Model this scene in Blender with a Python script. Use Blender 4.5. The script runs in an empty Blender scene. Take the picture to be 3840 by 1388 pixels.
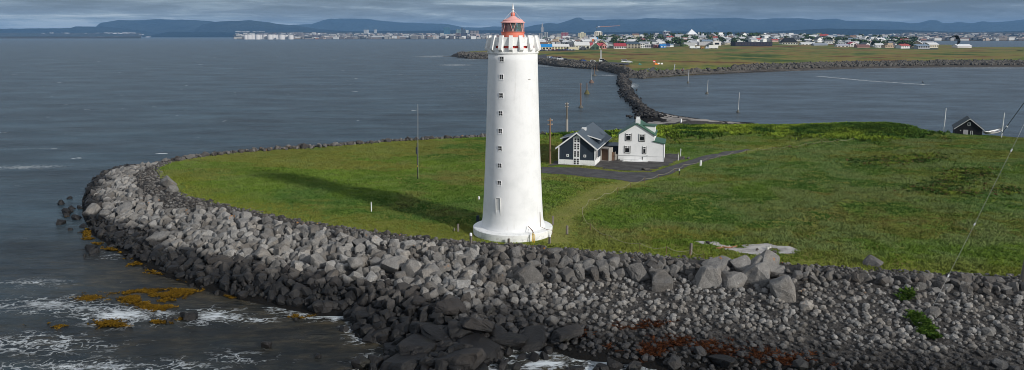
import bpy, bmesh, math, random
import numpy as np
from mathutils import Vector, Matrix
random.seed(7); rng = np.random.default_rng(7)
S = bpy.context.scene; COL = S.collection
# ------------------------------------------------------------------ camera geometry
F = 2920.; CX = 1920.; CY = 694.; CZ = 24.7; TH = math.atan(561/2920.)
cT, sT = math.cos(TH), math.sin(TH)
def ray(px, py):
    u = (px-CX)/F; v = -(py-CY)/F
    return (u, cT+v*sT, -sT+v*cT)
def P(px, py, z=0.):
    d = ray(px, py); t = (z-CZ)/d[2]; return (d[0]*t, d[1]*t, z)
def PY(px, py, Y):
    d = ray(px, py); t = Y/d[1]; return (d[0]*t, Y, CZ+d[2]*t)
def proj(x, y, z):
    dz = z-CZ; zc = y*cT-dz*sT; up = y*sT+dz*cT
    return CX+F*x/zc, CY-F*up/zc
K = 3840/2576.
def PK(pts, z): return [P(a*K, b*K, z)[:2] for a, b in pts]

# ------------------------------------------------------------------ helpers
def tag(o, label=None, cat=None, group=None, kind=None):
    if label: o['label'] = label
    if cat: o['category'] = cat
    if group: o['group'] = group
    if kind: o['kind'] = kind
    return o
def link(o, parent=None):
    COL.objects.link(o)
    if parent: o.parent = parent
    return o
def empty(name, loc, rz=0, label=None, cat=None, group=None):
    o = bpy.data.objects.new(name, None); o.empty_display_size = .3
    link(o); o.location = loc; o.rotation_euler = (0, 0, rz)
    return tag(o, label, cat, group)
def copy_tree(o, parent=None):
    c = o.copy(); link(c, parent)
    for ch in list(o.children): copy_tree(ch, c)
    return c
class MB:
    def __init__(s): s.v = []; s.f = []; s.m = []
    def add(s, vs, fs, mi=0):
        n = len(s.v); s.v += [tuple(p) for p in vs]
        s.f += [tuple(i+n for i in f) for f in fs]; s.m += [mi]*len(fs)
    def box(s, x0, x1, y0, y1, z0, z1, mi=0, M=None):
        vs = [(x, y, z) for z in (z0, z1) for y in (y0, y1) for x in (x0, x1)]
        if M is not None: vs = [M @ Vector(p) for p in vs]
        s.add(vs, [(0,2,3,1),(4,5,7,6),(0,1,5,4),(2,6,7,3),(0,4,6,2),(1,3,7,5)], mi)
    def extr(s, poly, d, mi=0, cap=True):
        """poly: list of 3D points (planar), d: extrusion vector"""
        n = len(poly); q = [tuple(Vector(p)+Vector(d)) for p in poly]
        fs = [(i, (i+1) % n, n+(i+1) % n, n+i) for i in range(n)]
        if cap: fs += [tuple(range(n))[::-1], tuple(range(n, 2*n))]
        s.add(list(poly)+q, fs, mi)
    def cyl(s, p0, p1, r0, r1=None, n=8, mi=0):
        r1 = r0 if r1 is None else r1
        p0 = Vector(p0); p1 = Vector(p1); a = (p1-p0).normalized()
        t = Vector((1, 0, 0)) if abs(a.x) < .8 else Vector((0, 1, 0))
        u = a.cross(t).normalized(); w = a.cross(u)
        vs = []
        for p, r in ((p0, r0), (p1, r1)):
            for i in range(n):
                an = 2*math.pi*i/n; vs.append(p+u*(math.cos(an)*r)+w*(math.sin(an)*r))
        s.add(vs, [(i, (i+1) % n, n+(i+1) % n, n+i) for i in range(n)]+[tuple(range(n))[::-1], tuple(range(n, 2*n))], mi)
    def tube(s, pts, r, n=5, mi=0):
        for a, b in zip(pts[:-1], pts[1:]): s.cyl(a, b, r, r, n, mi)
    def lathe(s, prof, n=32, c=(0, 0, 0), mi=0, cap=True):
        vs = []
        for r, z in prof:
            for i in range(n):
                a = 2*math.pi*i/n; vs.append((c[0]+r*math.cos(a), c[1]+r*math.sin(a), c[2]+z))
        fs = []
        for k in range(len(prof)-1):
            for i in range(n):
                j = (i+1) % n; fs.append((k*n+i, k*n+j, (k+1)*n+j, (k+1)*n+i))
        if cap: fs += [tuple(range(n))[::-1], tuple(range((len(prof)-1)*n, len(prof)*n))]
        s.add(vs, fs, mi)
    def build(s, name, mats, parent=None, smooth=False, fix=True):
        me = bpy.data.meshes.new(name); me.from_pydata([tuple(p) for p in s.v], [], s.f)
        mats = mats if isinstance(mats, (list, tuple)) else [mats]
        for m in mats: me.materials.append(m)
        if len(mats) > 1: me.polygons.foreach_set('material_index', s.m)
        if smooth: me.polygons.foreach_set('use_smooth', [True]*len(s.f))
        me.update()
        if fix:
            b = bmesh.new(); b.from_mesh(me); bmesh.ops.recalc_face_normals(b, faces=b.faces); b.to_mesh(me); b.free()
        return link(bpy.data.objects.new(name, me), parent)
def np_mesh(name, v, f, mat, smooth=False, attrs=None, parent=None):
    """v (n,3), f (m,k) arrays, attrs: name -> per point array (n) or (n,3)"""
    me = bpy.data.meshes.new(name); v = np.ascontiguousarray(v, np.float32); f = np.ascontiguousarray(f, np.int32)
    k = f.shape[1]; me.vertices.add(len(v)); me.vertices.foreach_set('co', v.ravel())
    me.loops.add(f.size); me.loops.foreach_set('vertex_index', f.ravel())
    me.polygons.add(len(f)); me.polygons.foreach_set('loop_start', np.arange(0, f.size, k, dtype=np.int32))
    me.polygons.foreach_set('use_smooth', np.full(len(f), smooth))
    for an, a in (attrs or {}).items():
        a = np.asarray(a, np.float32)
        if a.ndim == 1:
            at = me.attributes.new(an, 'FLOAT', 'POINT'); at.data.foreach_set('value', a)
        else:
            at = me.attributes.new(an, 'FLOAT_VECTOR', 'POINT'); at.data.foreach_set('vector', np.ascontiguousarray(a).ravel())
    me.materials.append(mat); me.update(calc_edges=True); me.validate()
    return link(bpy.data.objects.new(name, me), parent)

# value noise in numpy
_perm = rng.random((256, 256))
def vnoise(x, y, sc=1., oct=4, seed=0):
    x = np.asarray(x, float)*sc+seed*17.3; y = np.asarray(y, float)*sc+seed*9.1; r = 0; a = .5
    for o in range(oct):
        xi = np.floor(x).astype(int); yi = np.floor(y).astype(int); fx = x-xi; fy = y-yi
        fx = fx*fx*(3-2*fx); fy = fy*fy*(3-2*fy)
        g = lambda i, j: _perm[(i) % 256, (j) % 256]
        r = r+a*((g(xi, yi)*(1-fx)+g(xi+1, yi)*fx)*(1-fy)+(g(xi, yi+1)*(1-fx)+g(xi+1, yi+1)*fx)*fy)
        x = x*2.03+31.7; y = y*2.03+11.9; a *= .5
    return r/(1-.5**oct)   # 0..1
def pdist(x, y, poly, closed=True):
    x = np.asarray(x, float); y = np.asarray(y, float); d = np.full(x.shape, 1e9); n = len(poly)
    for i in range(n if closed else n-1):
        ax, ay = poly[i]; bx, by = poly[(i+1) % n]; dx, dy = bx-ax, by-ay; L = dx*dx+dy*dy+1e-9
        t = np.clip(((x-ax)*dx+(y-ay)*dy)/L, 0, 1)
        d = np.minimum(d, np.hypot(x-ax-t*dx, y-ay-t*dy))
    return d
def inside(x, y, poly):
    x = np.asarray(x, float); y = np.asarray(y, float); r = np.zeros(x.shape, bool); n = len(poly)
    for i in range(n):
        ax, ay = poly[i]; bx, by = poly[(i+1) % n]
        if ay == by: continue
        c = ((ay > y) != (by > y)) & (x < (bx-ax)*(y-ay)/(by-ay)+ax); r ^= c
    return r

# ------------------------------------------------------------------ materials
class NT:
    def __init__(s, name):
        s.m = bpy.data.materials.new(name); s.m.use_nodes = True; s.n = s.m.node_tree.nodes; s.l = s.m.node_tree.links
        s.b = s.n['Principled BSDF']
    def new(s, t, **k):
        o = s.n.new(t)
        for a, v in k.items(): setattr(o, a, v)
        return o
    def lk(s, a, b): s.l.new(a, b)
    def set(s, sock, v):
        if hasattr(v, 'is_output') or isinstance(v, bpy.types.NodeSocket): s.l.new(v, sock)
        else: sock.default_value = v
    def math(s, op, a, b=0., c=None, clamp=False):
        o = s.new('ShaderNodeMath', operation=op, use_clamp=clamp); s.set(o.inputs[0], a); s.set(o.inputs[1], b)
        if c is not None: s.set(o.inputs[2], c)
        return o.outputs[0]
    def mix(s, fac, a, b, mode='MIX'):
        o = s.new('ShaderNodeMix', data_type='RGBA', blend_type=mode); s.set(o.inputs[0], fac)
        s.set(o.inputs[6], rgb(a)); s.set(o.inputs[7], rgb(b)); return o.outputs[2]
    def noise(s, sc, det=4, rough=.55, vec=None, dist=0.):
        o = s.new('ShaderNodeTexNoise'); o.inputs['Scale'].default_value = sc; o.inputs['Detail'].default_value = det
        o.inputs['Roughness'].default_value = rough; o.inputs['Distortion'].default_value = dist
        s.lk(vec if vec is not None else s.pos(), o.inputs['Vector']); return o.outputs['Fac']
    def pos(s):
        if not hasattr(s, '_p'): s._p = s.new('ShaderNodeNewGeometry').outputs['Position']
        return s._p
    def map(s, vec, sc=(1, 1, 1), rot=(0, 0, 0)):
        o = s.new('ShaderNodeMapping'); o.inputs['Scale'].default_value = sc; o.inputs['Rotation'].default_value = rot
        s.lk(vec, o.inputs['Vector']); return o.outputs[0]
    def ramp(s, fac, pts):
        o = s.new('ShaderNodeValToRGB'); e = o.color_ramp.elements
        while len(e) < len(pts): e.new(.5)
        for q, (p, c) in zip(e, pts): q.position = p; q.color = rgb(c)
        s.set(o.inputs[0], fac); return o.outputs[0]
    def step(s, fac, a, b):
        o = s.new('ShaderNodeMapRange', interpolation_type='SMOOTHSTEP'); s.set(o.inputs[0], fac)
        o.inputs[1].default_value = a; o.inputs[2].default_value = b; return o.outputs[0]
    def attr(s, name, kind='GEOMETRY', out='Fac'):
        o = s.new('ShaderNodeAttribute', attribute_type=kind, attribute_name=name); return o.outputs[out]
    def bump(s, h, st=.5, dist=.1, nrm=None):
        o = s.new('ShaderNodeBump'); o.inputs['Strength'].default_value = st; o.inputs['Distance'].default_value = dist
        s.lk(h, o.inputs['Height'])
        if nrm is not None: s.lk(nrm, o.inputs['Normal'])
        s.lk(o.outputs[0], s.b.inputs['Normal']); return o.outputs[0]
    def fin(s, col, rough=.9, spec=.3):
        s.set(s.b.inputs['Base Color'], rgb(col)); s.set(s.b.inputs['Roughness'], rough); s.b.inputs['Specular IOR Level'].default_value = spec
        return s.m
def rgb(c):
    if isinstance(c, bpy.types.NodeSocket): return c
    if isinstance(c, (int, float)): return (c, c, c, 1)
    return (c[0], c[1], c[2], 1)
_mc = {}
def flat(name, c, rough=.7, spec=.3, var=.12, sc=1.5, metal=0):
    if name in _mc: return _mc[name]
    t = NT(name); f = t.noise(sc, 5); g = t.math('MULTIPLY_ADD', f, 2*var, 1-var)
    col = t.mix(1., c, g, 'MULTIPLY'); t.b.inputs['Metallic'].default_value = metal
    t.bump(t.noise(sc*12, 3), .15, .02); _mc[name] = t.fin(col, rough, spec); return _mc[name]

def mat_rock():
    t = NT('basalt_rock')
    sh = t.math('ADD', t.attr('shade'), t.attr('shade', 'OBJECT'))
    n1 = t.noise(1.3, 6, .65); n2 = t.noise(9, 4, .6)
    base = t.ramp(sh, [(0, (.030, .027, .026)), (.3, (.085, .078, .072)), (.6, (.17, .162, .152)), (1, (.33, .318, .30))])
    v = t.math('MULTIPLY_ADD', n1, 1.3, .32); v = t.math('MULTIPLY', v, t.math('MULTIPLY_ADD', n2, 1.1, .45))
    col = t.mix(1., base, v, 'MULTIPLY')
    col = t.mix(t.math('MULTIPLY', t.step(t.noise(.5, 2), .5, .62), .35), col, t.mix(1., col, (1.12, 1., .86), 'MULTIPLY'))
    z = t.new('ShaderNodeSeparateXYZ'); t.lk(t.pos(), z.inputs[0])
    # lichen only high on the dry top of the bank
    li = t.math('MULTIPLY', t.step(t.noise(.22, 3), .56, .64), t.step(t.noise(2.2, 3), .63, .68)); li = t.math('MULTIPLY', li, t.step(z.outputs[2], 2.6, 3.2))
    col = t.mix(li, col, (.42, .17, .03))
    gu = t.math('MULTIPLY', t.step(t.noise(5, 2), .72, .75), t.step(z.outputs[2], 2.8, 3.6)); col = t.mix(t.math('MULTIPLY', gu, .7), col, (.6, .6, .57))
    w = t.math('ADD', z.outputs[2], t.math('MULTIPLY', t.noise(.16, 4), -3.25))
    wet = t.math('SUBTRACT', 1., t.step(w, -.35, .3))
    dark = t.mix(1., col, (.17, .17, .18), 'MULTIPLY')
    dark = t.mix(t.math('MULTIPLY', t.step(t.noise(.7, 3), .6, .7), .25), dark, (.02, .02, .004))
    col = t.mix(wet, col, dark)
    t.bump(t.math('ADD', n2, t.math('MULTIPLY', n1, 2.)), .8, .1)
    return t.fin(col, t.math('MULTIPLY_ADD', wet, -.4, .92), .35)
ROCK = mat_rock()
def mat_ground():
    t = NT('grass_ground')
    n1 = t.noise(.045, 5, .6); n2 = t.noise(.35, 5, .7); n3 = t.noise(3.5, 4, .7)
    col = t.ramp(t.math('MULTIPLY_ADD', n2, .45, t.math('MULTIPLY', n1, .55)), [(.32, (.07, .135, .024)), (.46, (.13, .2, .03)), (.56, (.19, .20, .04)), (.68, (.22, .18, .055))])
    col = t.mix(1., col, t.math('MULTIPLY_ADD', n3, 1., .5), 'MULTIPLY')
    mown = t.attr('mown'); col = t.mix(t.math('MULTIPLY', mown, t.math('MULTIPLY_ADD', n3, .5, .75)), col, t.mix(n2, (.17, .22, .038), (.28, .24, .075)))
    rk = t.mix(1., t.ramp(t.noise(2.2, 5, .8), [(.3, (.02, .019, .018)), (.5, (.065, .06, .056)), (.7, (.15, .14, .13))]), t.math('MULTIPLY_ADD', t.noise(9., 3), 1., .5), 'MULTIPLY')
    z = t.new('ShaderNodeSeparateXYZ'); t.lk(t.pos(), z.inputs[0])
    rk = t.mix(t.step(z.outputs[2], 1.1, .6), rk, (.012, .011, .01))
    col = t.mix(t.attr('rocky'), col, rk)
    t.bump(t.math('ADD', n3, n2), .9, .35)
    return t.fin(col, .95, .1)
def mat_field():
    t = NT('field_grass')
    v = t.map(t.pos(), (1, .8, 1), (0, 0, .15))
    n1 = t.noise(.011, 6, .62, v); n2 = t.noise(.04, 5, .7, v)
    col = t.ramp(t.math('MULTIPLY_ADD', n2, .3, t.math('MULTIPLY', n1, .7)), [(.40, (.045, .08, .02)), (.455, (.11, .14, .032)), (.50, (.20, .18, .05)), (.545, (.22, .155, .05)), (.59, (.12, .06, .025))])
    far = t.attr('urban'); col = t.mix(far, col, t.mix(n2, (.03, .05, .02), (.1, .1, .09)))
    col = t.mix(t.attr('rocky'), col, t.mix(t.noise(.3, 4), (.035, .03, .026), (.12, .105, .09)))
    return t.fin(col, .95, .1)
def mat_sea():
    t = NT('sea_water')
    p = t.pos(); sh = t.attr('shallow'); calm = t.attr('calm'); fo = t.attr('foam')
    v = t.map(p, (.35, 1, 1), (0, 0, -.12)); v2 = t.map(p, (.5, 1, 1), (0, 0, .25))
    w1 = t.noise(.55, 6, .62, v, .4); w2 = t.noise(2.2, 5, .65, v2, .2); w3 = t.noise(.09, 4, .6, v)
    deep = t.mix(t.step(w3, .35, .65), (.022, .043, .057), (.042, .069, .086))
    bed = t.ramp(t.noise(.5, 6, .7, t.map(p, (.6, 1, 1), (0, 0, .3))), [(.35, (.008, .010, .010)), (.5, (.026, .024, .017)), (.65, (.062, .05, .03))])
    col = t.mix(sh, deep, bed); col = t.mix(calm, col, (.055, .082, .105)); col = t.mix(1., col, t.math('MULTIPLY_ADD', t.step(t.noise(.05, 11, .78, t.map(p, (.55, 1, 1), (0, 0, -.12))), .33, .67), 1.2, .4), 'MULTIPLY')
    # foam: thin torn streaks where the mask is high
    vd = t.new('ShaderNodeTexVoronoi', feature='DISTANCE_TO_EDGE'); vd.inputs['Scale'].default_value = .95
    dn = t.new('ShaderNodeTexNoise'); dn.inputs['Scale'].default_value = .7; dn.inputs['Detail'].default_value = 5; t.lk(p, dn.inputs['Vector'])
    vm = t.new('ShaderNodeVectorMath', operation='MULTIPLY_ADD'); t.lk(dn.outputs['Color'], vm.inputs[0]); vm.inputs[1].default_value = (3.2, 3.2, 0); t.lk(t.map(p, (.45, 1, 1), (0, 0, -.35)), vm.inputs[2])
    t.lk(vm.outputs[0], vd.inputs['Vector'])
    web = t.math('SUBTRACT', 1., t.step(vd.outputs[0], .0, .10))
    fn = t.noise(1.1, 6, .75, t.map(p, (.4, 1, 1), (0, 0, -.35)), .8)
    f1 = t.math('MULTIPLY', web, t.step(t.math('ADD', t.math('MULTIPLY', fo, .6), fn), .63, .86))
    f2 = t.step(t.math('ADD', t.math('MULTIPLY', fo, .56), t.noise(2.2, 6, .8, t.map(p, (.5, 1, 1), (0, 0, -.35)), .5)), .93, 1.08)
    foam = t.math('MAXIMUM', t.math('MULTIPLY', f1, .8), f2)
    caps = t.math('MULTIPLY', t.step(t.noise(.17, 3, .6, t.map(p, (.55, 1.1, 1), (0, 0, -.2))), .715, .735), t.math('SUBTRACT', 1., calm))
    foam = t.math('MAXIMUM', foam, t.math('MULTIPLY', caps, t.attr('caps')))
    col = t.mix(foam, col, (.62, .66, .68))
    h = t.math('ADD', t.math('MULTIPLY', w1, 1.), t.math('MULTIPLY', w2, .28))
    h = t.math('ADD', h, t.math('MULTIPLY', foam, .15))
    h = t.math('ADD', h, t.math('MULTIPLY', w3, 2.0))
    t.bump(h, 1., .9)
    t.b.inputs['IOR'].default_value = 1.33
    return t.fin(col, t.math('MULTIPLY_ADD', foam, .6, .25), .38)
def mat_vcol(name, rough=.9, trans=False, var=.3, sc=3.):
    t = NT(name); c = t.attr('col', 'GEOMETRY', 'Vector'); n = t.noise(sc, 3)
    col = t.mix(1., c, t.math('MULTIPLY_ADD', n, 2*var, 1-var), 'MULTIPLY')
    if trans: t.b.inputs['Subsurface Weight'].default_value = 0
    return t.fin(col, rough, .15)
def mat_leaf():
    t = NT('grass_blades'); c = t.attr('col', 'GEOMETRY', 'Vector'); g = t.new('ShaderNodeNewGeometry')
    m = t.new('ShaderNodeVectorMath', operation='MULTIPLY_ADD'); t.lk(g.outputs['Normal'], m.inputs[0]); m.inputs[1].default_value = (.45, .45, .45); m.inputs[2].default_value = (0, 0, .8)
    n = t.new('ShaderNodeVectorMath', operation='NORMALIZE'); t.lk(m.outputs[0], n.inputs[0]); t.lk(n.outputs[0], t.b.inputs['Normal'])
    return t.fin(c, .9, 0.)
def mat_hill(name, lo, hi):
    t = NT(name); n = t.noise(.0012, 6, .6); col = t.mix(t.step(n, .35, .65), lo, hi)
    t.bump(t.noise(.003, 6, .6), 1., 140); return t.fin(col, 1, 0)
GROUND = mat_ground(); FIELD = mat_field(); SEA = mat_sea(); VCOL = mat_vcol('plant_leaves'); LEAF = mat_leaf(); BUILD = mat_vcol('far_buildings', .8, var=.1, sc=.02)
def mat_plaster():
    t = NT('white_plaster'); n = t.noise(.5, 6, .65); v = t.map(t.pos(), (3, 3, .25)); s = t.noise(1.2, 5, .6, v)
    col = t.mix(t.math('MULTIPLY', t.step(n, .42, .7), .5), (.84, .84, .83), (.66, .67, .66)); col = t.mix(t.math('MULTIPLY', t.step(s, .58, .8), .45), col, (.6, .58, .54))
    t.bump(t.noise(6, 5), .15, .03); return t.fin(col, .8, .2)
PLASTER = mat_plaster()
def mat_cracked():
    t = NT('stained_white_concrete'); z = t.new('ShaderNodeSeparateXYZ'); t.lk(t.pos(), z.inputs[0])
    n = t.noise(2.2, 6, .7); k = t.math('MULTIPLY', t.step(n, .5, .7), .45)
    col = t.mix(k, (.84, .84, .82), (.45, .44, .41))
    lowz = t.math('MULTIPLY', t.step(z.outputs[2], 4.25, 3.7), t.step(t.noise(1.5, 5), .42, .62)); col = t.mix(t.math('MULTIPLY', lowz, .6), col, (.3, .3, .26))
    return t.fin(col, .85, .2)
CONC_W = mat_cracked()
def mat_boards(name, c, sc=8):
    t = NT(name); v = t.map(t.pos(), (1, 1, .03)); n = t.noise(sc, 4, .6, v)
    col = t.mix(1., c, t.math('MULTIPLY_ADD', n, .8, .6), 'MULTIPLY'); t.bump(n, .5, .03); return t.fin(col, .7, .25)
SALMON = flat('salmon_red_paint', (.76, .21, .14), .5, .4, .14, 2.5)
PINK = flat('faded_pink_roof_paint', (.82, .42, .38), .55, .4, .12, 2.5)
WHITE = flat('white_paint', (.80, .80, .79), .5, .4, .06)
WOODG = mat_boards('weathered_grey_wood', (.17, .15, .125))
DKWOOD = mat_boards('dark_slate_boards', (.030, .042, .058), 10)
BLACKW = mat_boards('black_tarred_boards', (.012, .012, .014), 10)
SLATE = flat('slate_blue_metal_roof', (.065, .085, .105), .45, .4, .1, .8)
DKROOF = flat('dark_green_grey_roof', (.04, .052, .056), .6, .3, .1, .8)
GREENR = flat('green_metal_roof', (.035, .11, .065), .5, .4, .15, .8)
GLASSD = flat('dark_window_glass', (.012, .014, .016), .25, .25, .05)
BLACKP = flat('black_paint', (.02, .022, .022), .5, .3, .05)
YELLOW = flat('yellow_paint', (.65, .42, .03), .5, .4)
RUST = flat('rusty_metal', (.22, .13, .08), .7, .3)
CONC = flat('grey_concrete', (.33, .31, .28), .9, .2, .25, 2)
METAL = flat('galvanised_metal', (.45, .46, .46), .4, .5, .1, 3, .3)
ROPE = flat('pale_rope', (.36, .33, .22), .9, .1)
RED = flat('red_paint', (.62, .05, .04), .5, .4)
ORANGE = flat('orange_fabric', (.8, .22, .03), .7, .2)
BLUEP = flat('blue_paint', (.02, .16, .42), .5, .4)
BROWNP = mat_boards('brown_boards', (.20, .12, .08))

# ------------------------------------------------------------------ island outline
G_near = PK([(397,425),(403,447),(425,468),(470,495),(560,515),(700,547),(850,572),(1000,592),(1180,610),(1400,625),(1600,640),(1800,655),(2000,667),(2200,680),(2400,690),(2560,697),(2800,712)], 3.8)+[(125., 63.), (160., 64.), (160., 165.), (125., 163.)]
G_far = PK([(2620,352),(2500,342),(2400,338),(2330,337),(2240,322),(2150,320),(1900,318),(1700,318),(1640,318),(1530,334),(1370,340),(1220,345),(1000,356),(850,368),(640,381),(520,393),(440,407)], 3.8)
G = G_near+G_far
def offset_out(pts, d):
    out = []
    for i, (x, y) in enumerate(pts):
        ax, ay = pts[max(i-1, 0)]; bx, by = pts[min(i+1, len(pts)-1)]; dx, dy = bx-ax, by-ay; L = math.hypot(dx, dy)+1e-9
        out.append((x+dy/L*d, y-dx/L*d))
    return out
W_near = PK([(330,422),(262,436),(222,462),(206,500),(208,540),(228,590),(320,650),(400,692),(540,742),(700,775),(800,797),(880,797),(892,848),(940,858),(1008,868),(1020,940),(1040,1000),(1200,1000),(1225,925),(1290,878),(1400,888),(1440,905),(1600,922),(1700,942),(2000,968),(2576,1022),(3100,1072)], 0)
W_far = offset_out(G_far[1:-1], 8)
sand = PK([(1900,309),(1830,306),(1760,299),(1700,290),(1655,281),(1625,281),(1598,300),(1590,318)], 0)
iA = 5; wf = W_far[:6]+sand+W_far[8:]
W = W_near+[(120., 42.), (175., 42.), (175., 175.), (130., 175.)]+wf
SANDP = PK([(1900,311),(1830,308),(1760,301),(1700,292),(1655,283),(1632,283),(1630,318),(1700,318)], 0.3)

gx = np.arange(-95, 158, .4); gy = np.arange(38, 262, .4); GX, GY = np.meshgrid(gx, gy)
dG = pdist(GX, GY, G); dW = pdist(GX, GY, W); inG = inside(GX, GY, G); inW = inside(GX, GY, W) | inG
T = np.where(inG, 0, np.where(inW, dG/(dG+dW+1e-6), 1.))
mx, my = P(3290, 492, 4)[:2]
und = (vnoise(GX, GY, .05, 3)-.5)*.9+(vnoise(GX, GY, .35, 4)-.5)*.55
mound = 1.3*np.exp(-((GX-mx)/14)**2-((GY-my-2)/7)**2)
Z = np.where(inG, 3.8+und*np.clip(dG/6, 0, 1)+mound+.15*np.clip(dG/4, 0, 1), 0)
slope = 3.8*(1-T)**.9
bank = .45*np.exp(-((dG-2.2)/1.6)**2)
Z = np.where(~inG & inW, slope+bank+(vnoise(GX, GY, .5, 3)-.5)*.5*np.clip(dW/3, 0, 1), Z)
Z = np.where(~inW, -np.clip(dW*.12, 0, 3)-.1, Z)
# level pad for the yard and the lighthouse
def H(x, y):
    fx = (np.asarray(x, float)-gx[0])/.4; fy = (np.asarray(y, float)-gy[0])/.4
    i = np.clip(fx.astype(int) if hasattr(fx, 'astype') else int(fx), 0, len(gx)-2); j = np.clip(fy.astype(int), 0, len(gy)-2)
    fx = np.clip(fx-i, 0, 1); fy = np.clip(fy-j, 0, 1)
    return (Z[j, i]*(1-fx)+Z[j, i+1]*fx)*(1-fy)+(Z[j+1, i]*(1-fx)+Z[j+1, i+1]*fx)*fy
def samp(A, x, y):
    i = np.clip(((np.asarray(x)-gx[0])/.4).round().astype(int), 0, len(gx)-1); j = np.clip(((np.asarray(y)-gy[0])/.4).round().astype(int), 0, len(gy)-1); return A[j, i]
YARD = [P(a, b, 3.8)[:2] for a, b in [(2052,640),(2090,612),(2240,600),(2330,592),(2480,590),(2490,575),(2545,578),(2560,600),(2600,607),(2640,606),(2690,598),(2720,590),(2790,568),(2810,572),(2740,592),(2700,600),(2640,615),(2560,640),(2480,668),(2420,684),(2350,680),(2290,668),(2200,656),(2100,650)]]
padc = pdist(GX, GY, YARD); yin = inside(GX, GY, YARD)
kk = np.where(yin, 1, np.clip(1-padc/3, 0, 1)); kk = kk*kk*(3-2*kk); Z = Z*(1-kk)+3.8*kk
TX, TY = .09, 82.0
k2 = np.clip(1-(np.hypot(GX-TX, GY-TY)-5)/3, 0, 1)*inG; Z = Z*(1-k2)+(3.72)*k2
MOWN = [P(a, b, 3.8)[:2] for a, b in [(2370,682),(2290,705),(2190,760),(2110,815),(2085,860),(2090,900)]]
mown = np.clip(1.4-pdist(GX, GY, MOWN, False)/(1.6+1.2*vnoise(GX, GY, .3, 2, 61)), 0, 1)
TRK = [P(a, b, 3.9)[:2] for a, b in [(2790,575),(2900,545),(3100,520),(3400,506),(3800,530)]]
mown = np.maximum(mown, np.clip(1.2-pdist(GX, GY, TRK, False)/1.1, 0, 1)*.4)
mown = np.maximum(mown, np.exp(-(np.maximum(dG-1, 0)/2.2)**2)*inG*.28*(GY < 110))
rocky = np.clip(.5+(~inG)*1.-inG*1.+(vnoise(GX, GY, .8, 3)-.5)*1.2+np.where(inG, -dG, dG)*.6, 0, 1)
ny, nx = GX.shape
idx = np.arange(nx*ny).reshape(ny, nx)
quads = np.stack([idx[:-1, :-1], idx[:-1, 1:], idx[1:, 1:], idx[1:, :-1]], -1).reshape(-1, 4)
keep = (Z.ravel()[quads].max(1) > -1.2)
ter = np_mesh('ground', np.stack([GX, GY, Z], -1).reshape(-1, 3), quads[keep], GROUND, True, {'mown': mown.ravel(), 'rocky': rocky.ravel()})
tag(ter, kind='structure')
def sheet(name, poly, mat, res=.2, dz=.03, rag=.35, test=None, kind='structure'):
    a = np.array(poly); X, Y = np.meshgrid(np.arange(a[:, 0].min()-1, a[:, 0].max()+1, res), np.arange(a[:, 1].min()-1, a[:, 1].max()+1, res))
    cx = (X[:-1, :-1]+X[1:, 1:])/2; cy = (Y[:-1, :-1]+Y[1:, 1:])/2
    jx = (vnoise(cx, cy, 1.1, 3, 3)-.5)*rag*4; jy = (vnoise(cx, cy, 1.1, 3, 5)-.5)*rag*4
    k = inside(cx+jx, cy+jy, poly)
    if test is not None: k &= test(cx, cy)
    ix = np.arange(X.size).reshape(X.shape); q = np.stack([ix[:-1, :-1], ix[:-1, 1:], ix[1:, 1:], ix[1:, :-1]], -1)[k]
    u, inv = np.unique(q, return_inverse=True)
    v = np.stack([X, Y, H(X, Y)+dz], -1).reshape(-1, 3)[u]
    return tag(np_mesh(name, v, inv.reshape(-1, 4), mat, True), kind=kind)
def mat_gravel(name, a, b, sc=1.):
    t = NT(name); n = t.noise(.5*sc, 5, .7); n2 = t.noise(7*sc, 4, .7); col = t.mix(t.step(n, .35, .65), a, b); col = t.mix(1., col, t.math('MULTIPLY_ADD', n2, .9, .55), 'MULTIPLY')
    t.bump(n2, .6, .05); return t.fin(col, .95, .15)
YARD2 = [P(a_, b_, 3.8)[:2] for a_, b_ in [(2060,624),(2080,604),(2240,596),(2330,588),(2480,586),(2488,577),(2546,577),(2556,598),(2540,602),(2510,617),(2440,641),(2340,641),(2270,633),(2213,621),(2096,618)]]
DRIVE = [P(a_, b_, 3.8)[:2] for a_, b_ in [(2030,627),(2172,629),(2275,640),(2344,647),(2447,647),(2515,623),(2600,598),(2640,587),(2720,573),(2800,560),(2815,563),(2740,580),(2704,588),(2653,602),(2584,622),(2515,653),(2412,681),(2371,684),(2326,676),(2240,667),(2137,657),(2030,647)]]
sheet('drive', DRIVE, mat_gravel('worn_asphalt', (.065, .063, .065), (.10, .097, .098)), .2, .035, .12)
yard = sheet('gravel_yard', YARD2, mat_gravel('dark_gravel', (.055, .05, .048), (.10, .095, .09)))
PEB = [P(a, b, 3.8)[:2] for a, b in [(2585,908),(2625,903),(2690,912),(2730,920),(2790,912),(2850,916),(2900,918),(2960,925),(2985,940),(2975,952),(2900,952),(2840,958),(2780,950),(2720,938),(2690,924),(2640,915)]]
peb = sheet('shell_sand', PEB, mat_gravel('pale_shell_sand', (.30, .28, .26), (.50, .47, .44), 2.), .12, .05, .3, lambda x, y: vnoise(x, y, .9, 4, 2) < .62)
snd = sheet('sandy_beach', SANDP, mat_gravel('pale_beach_sand', (.22, .20, .18), (.36, .33, .30), .3), .5, .06, .8, lambda x, y: vnoise(x, y, .15, 4, 2) < .6)

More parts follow.
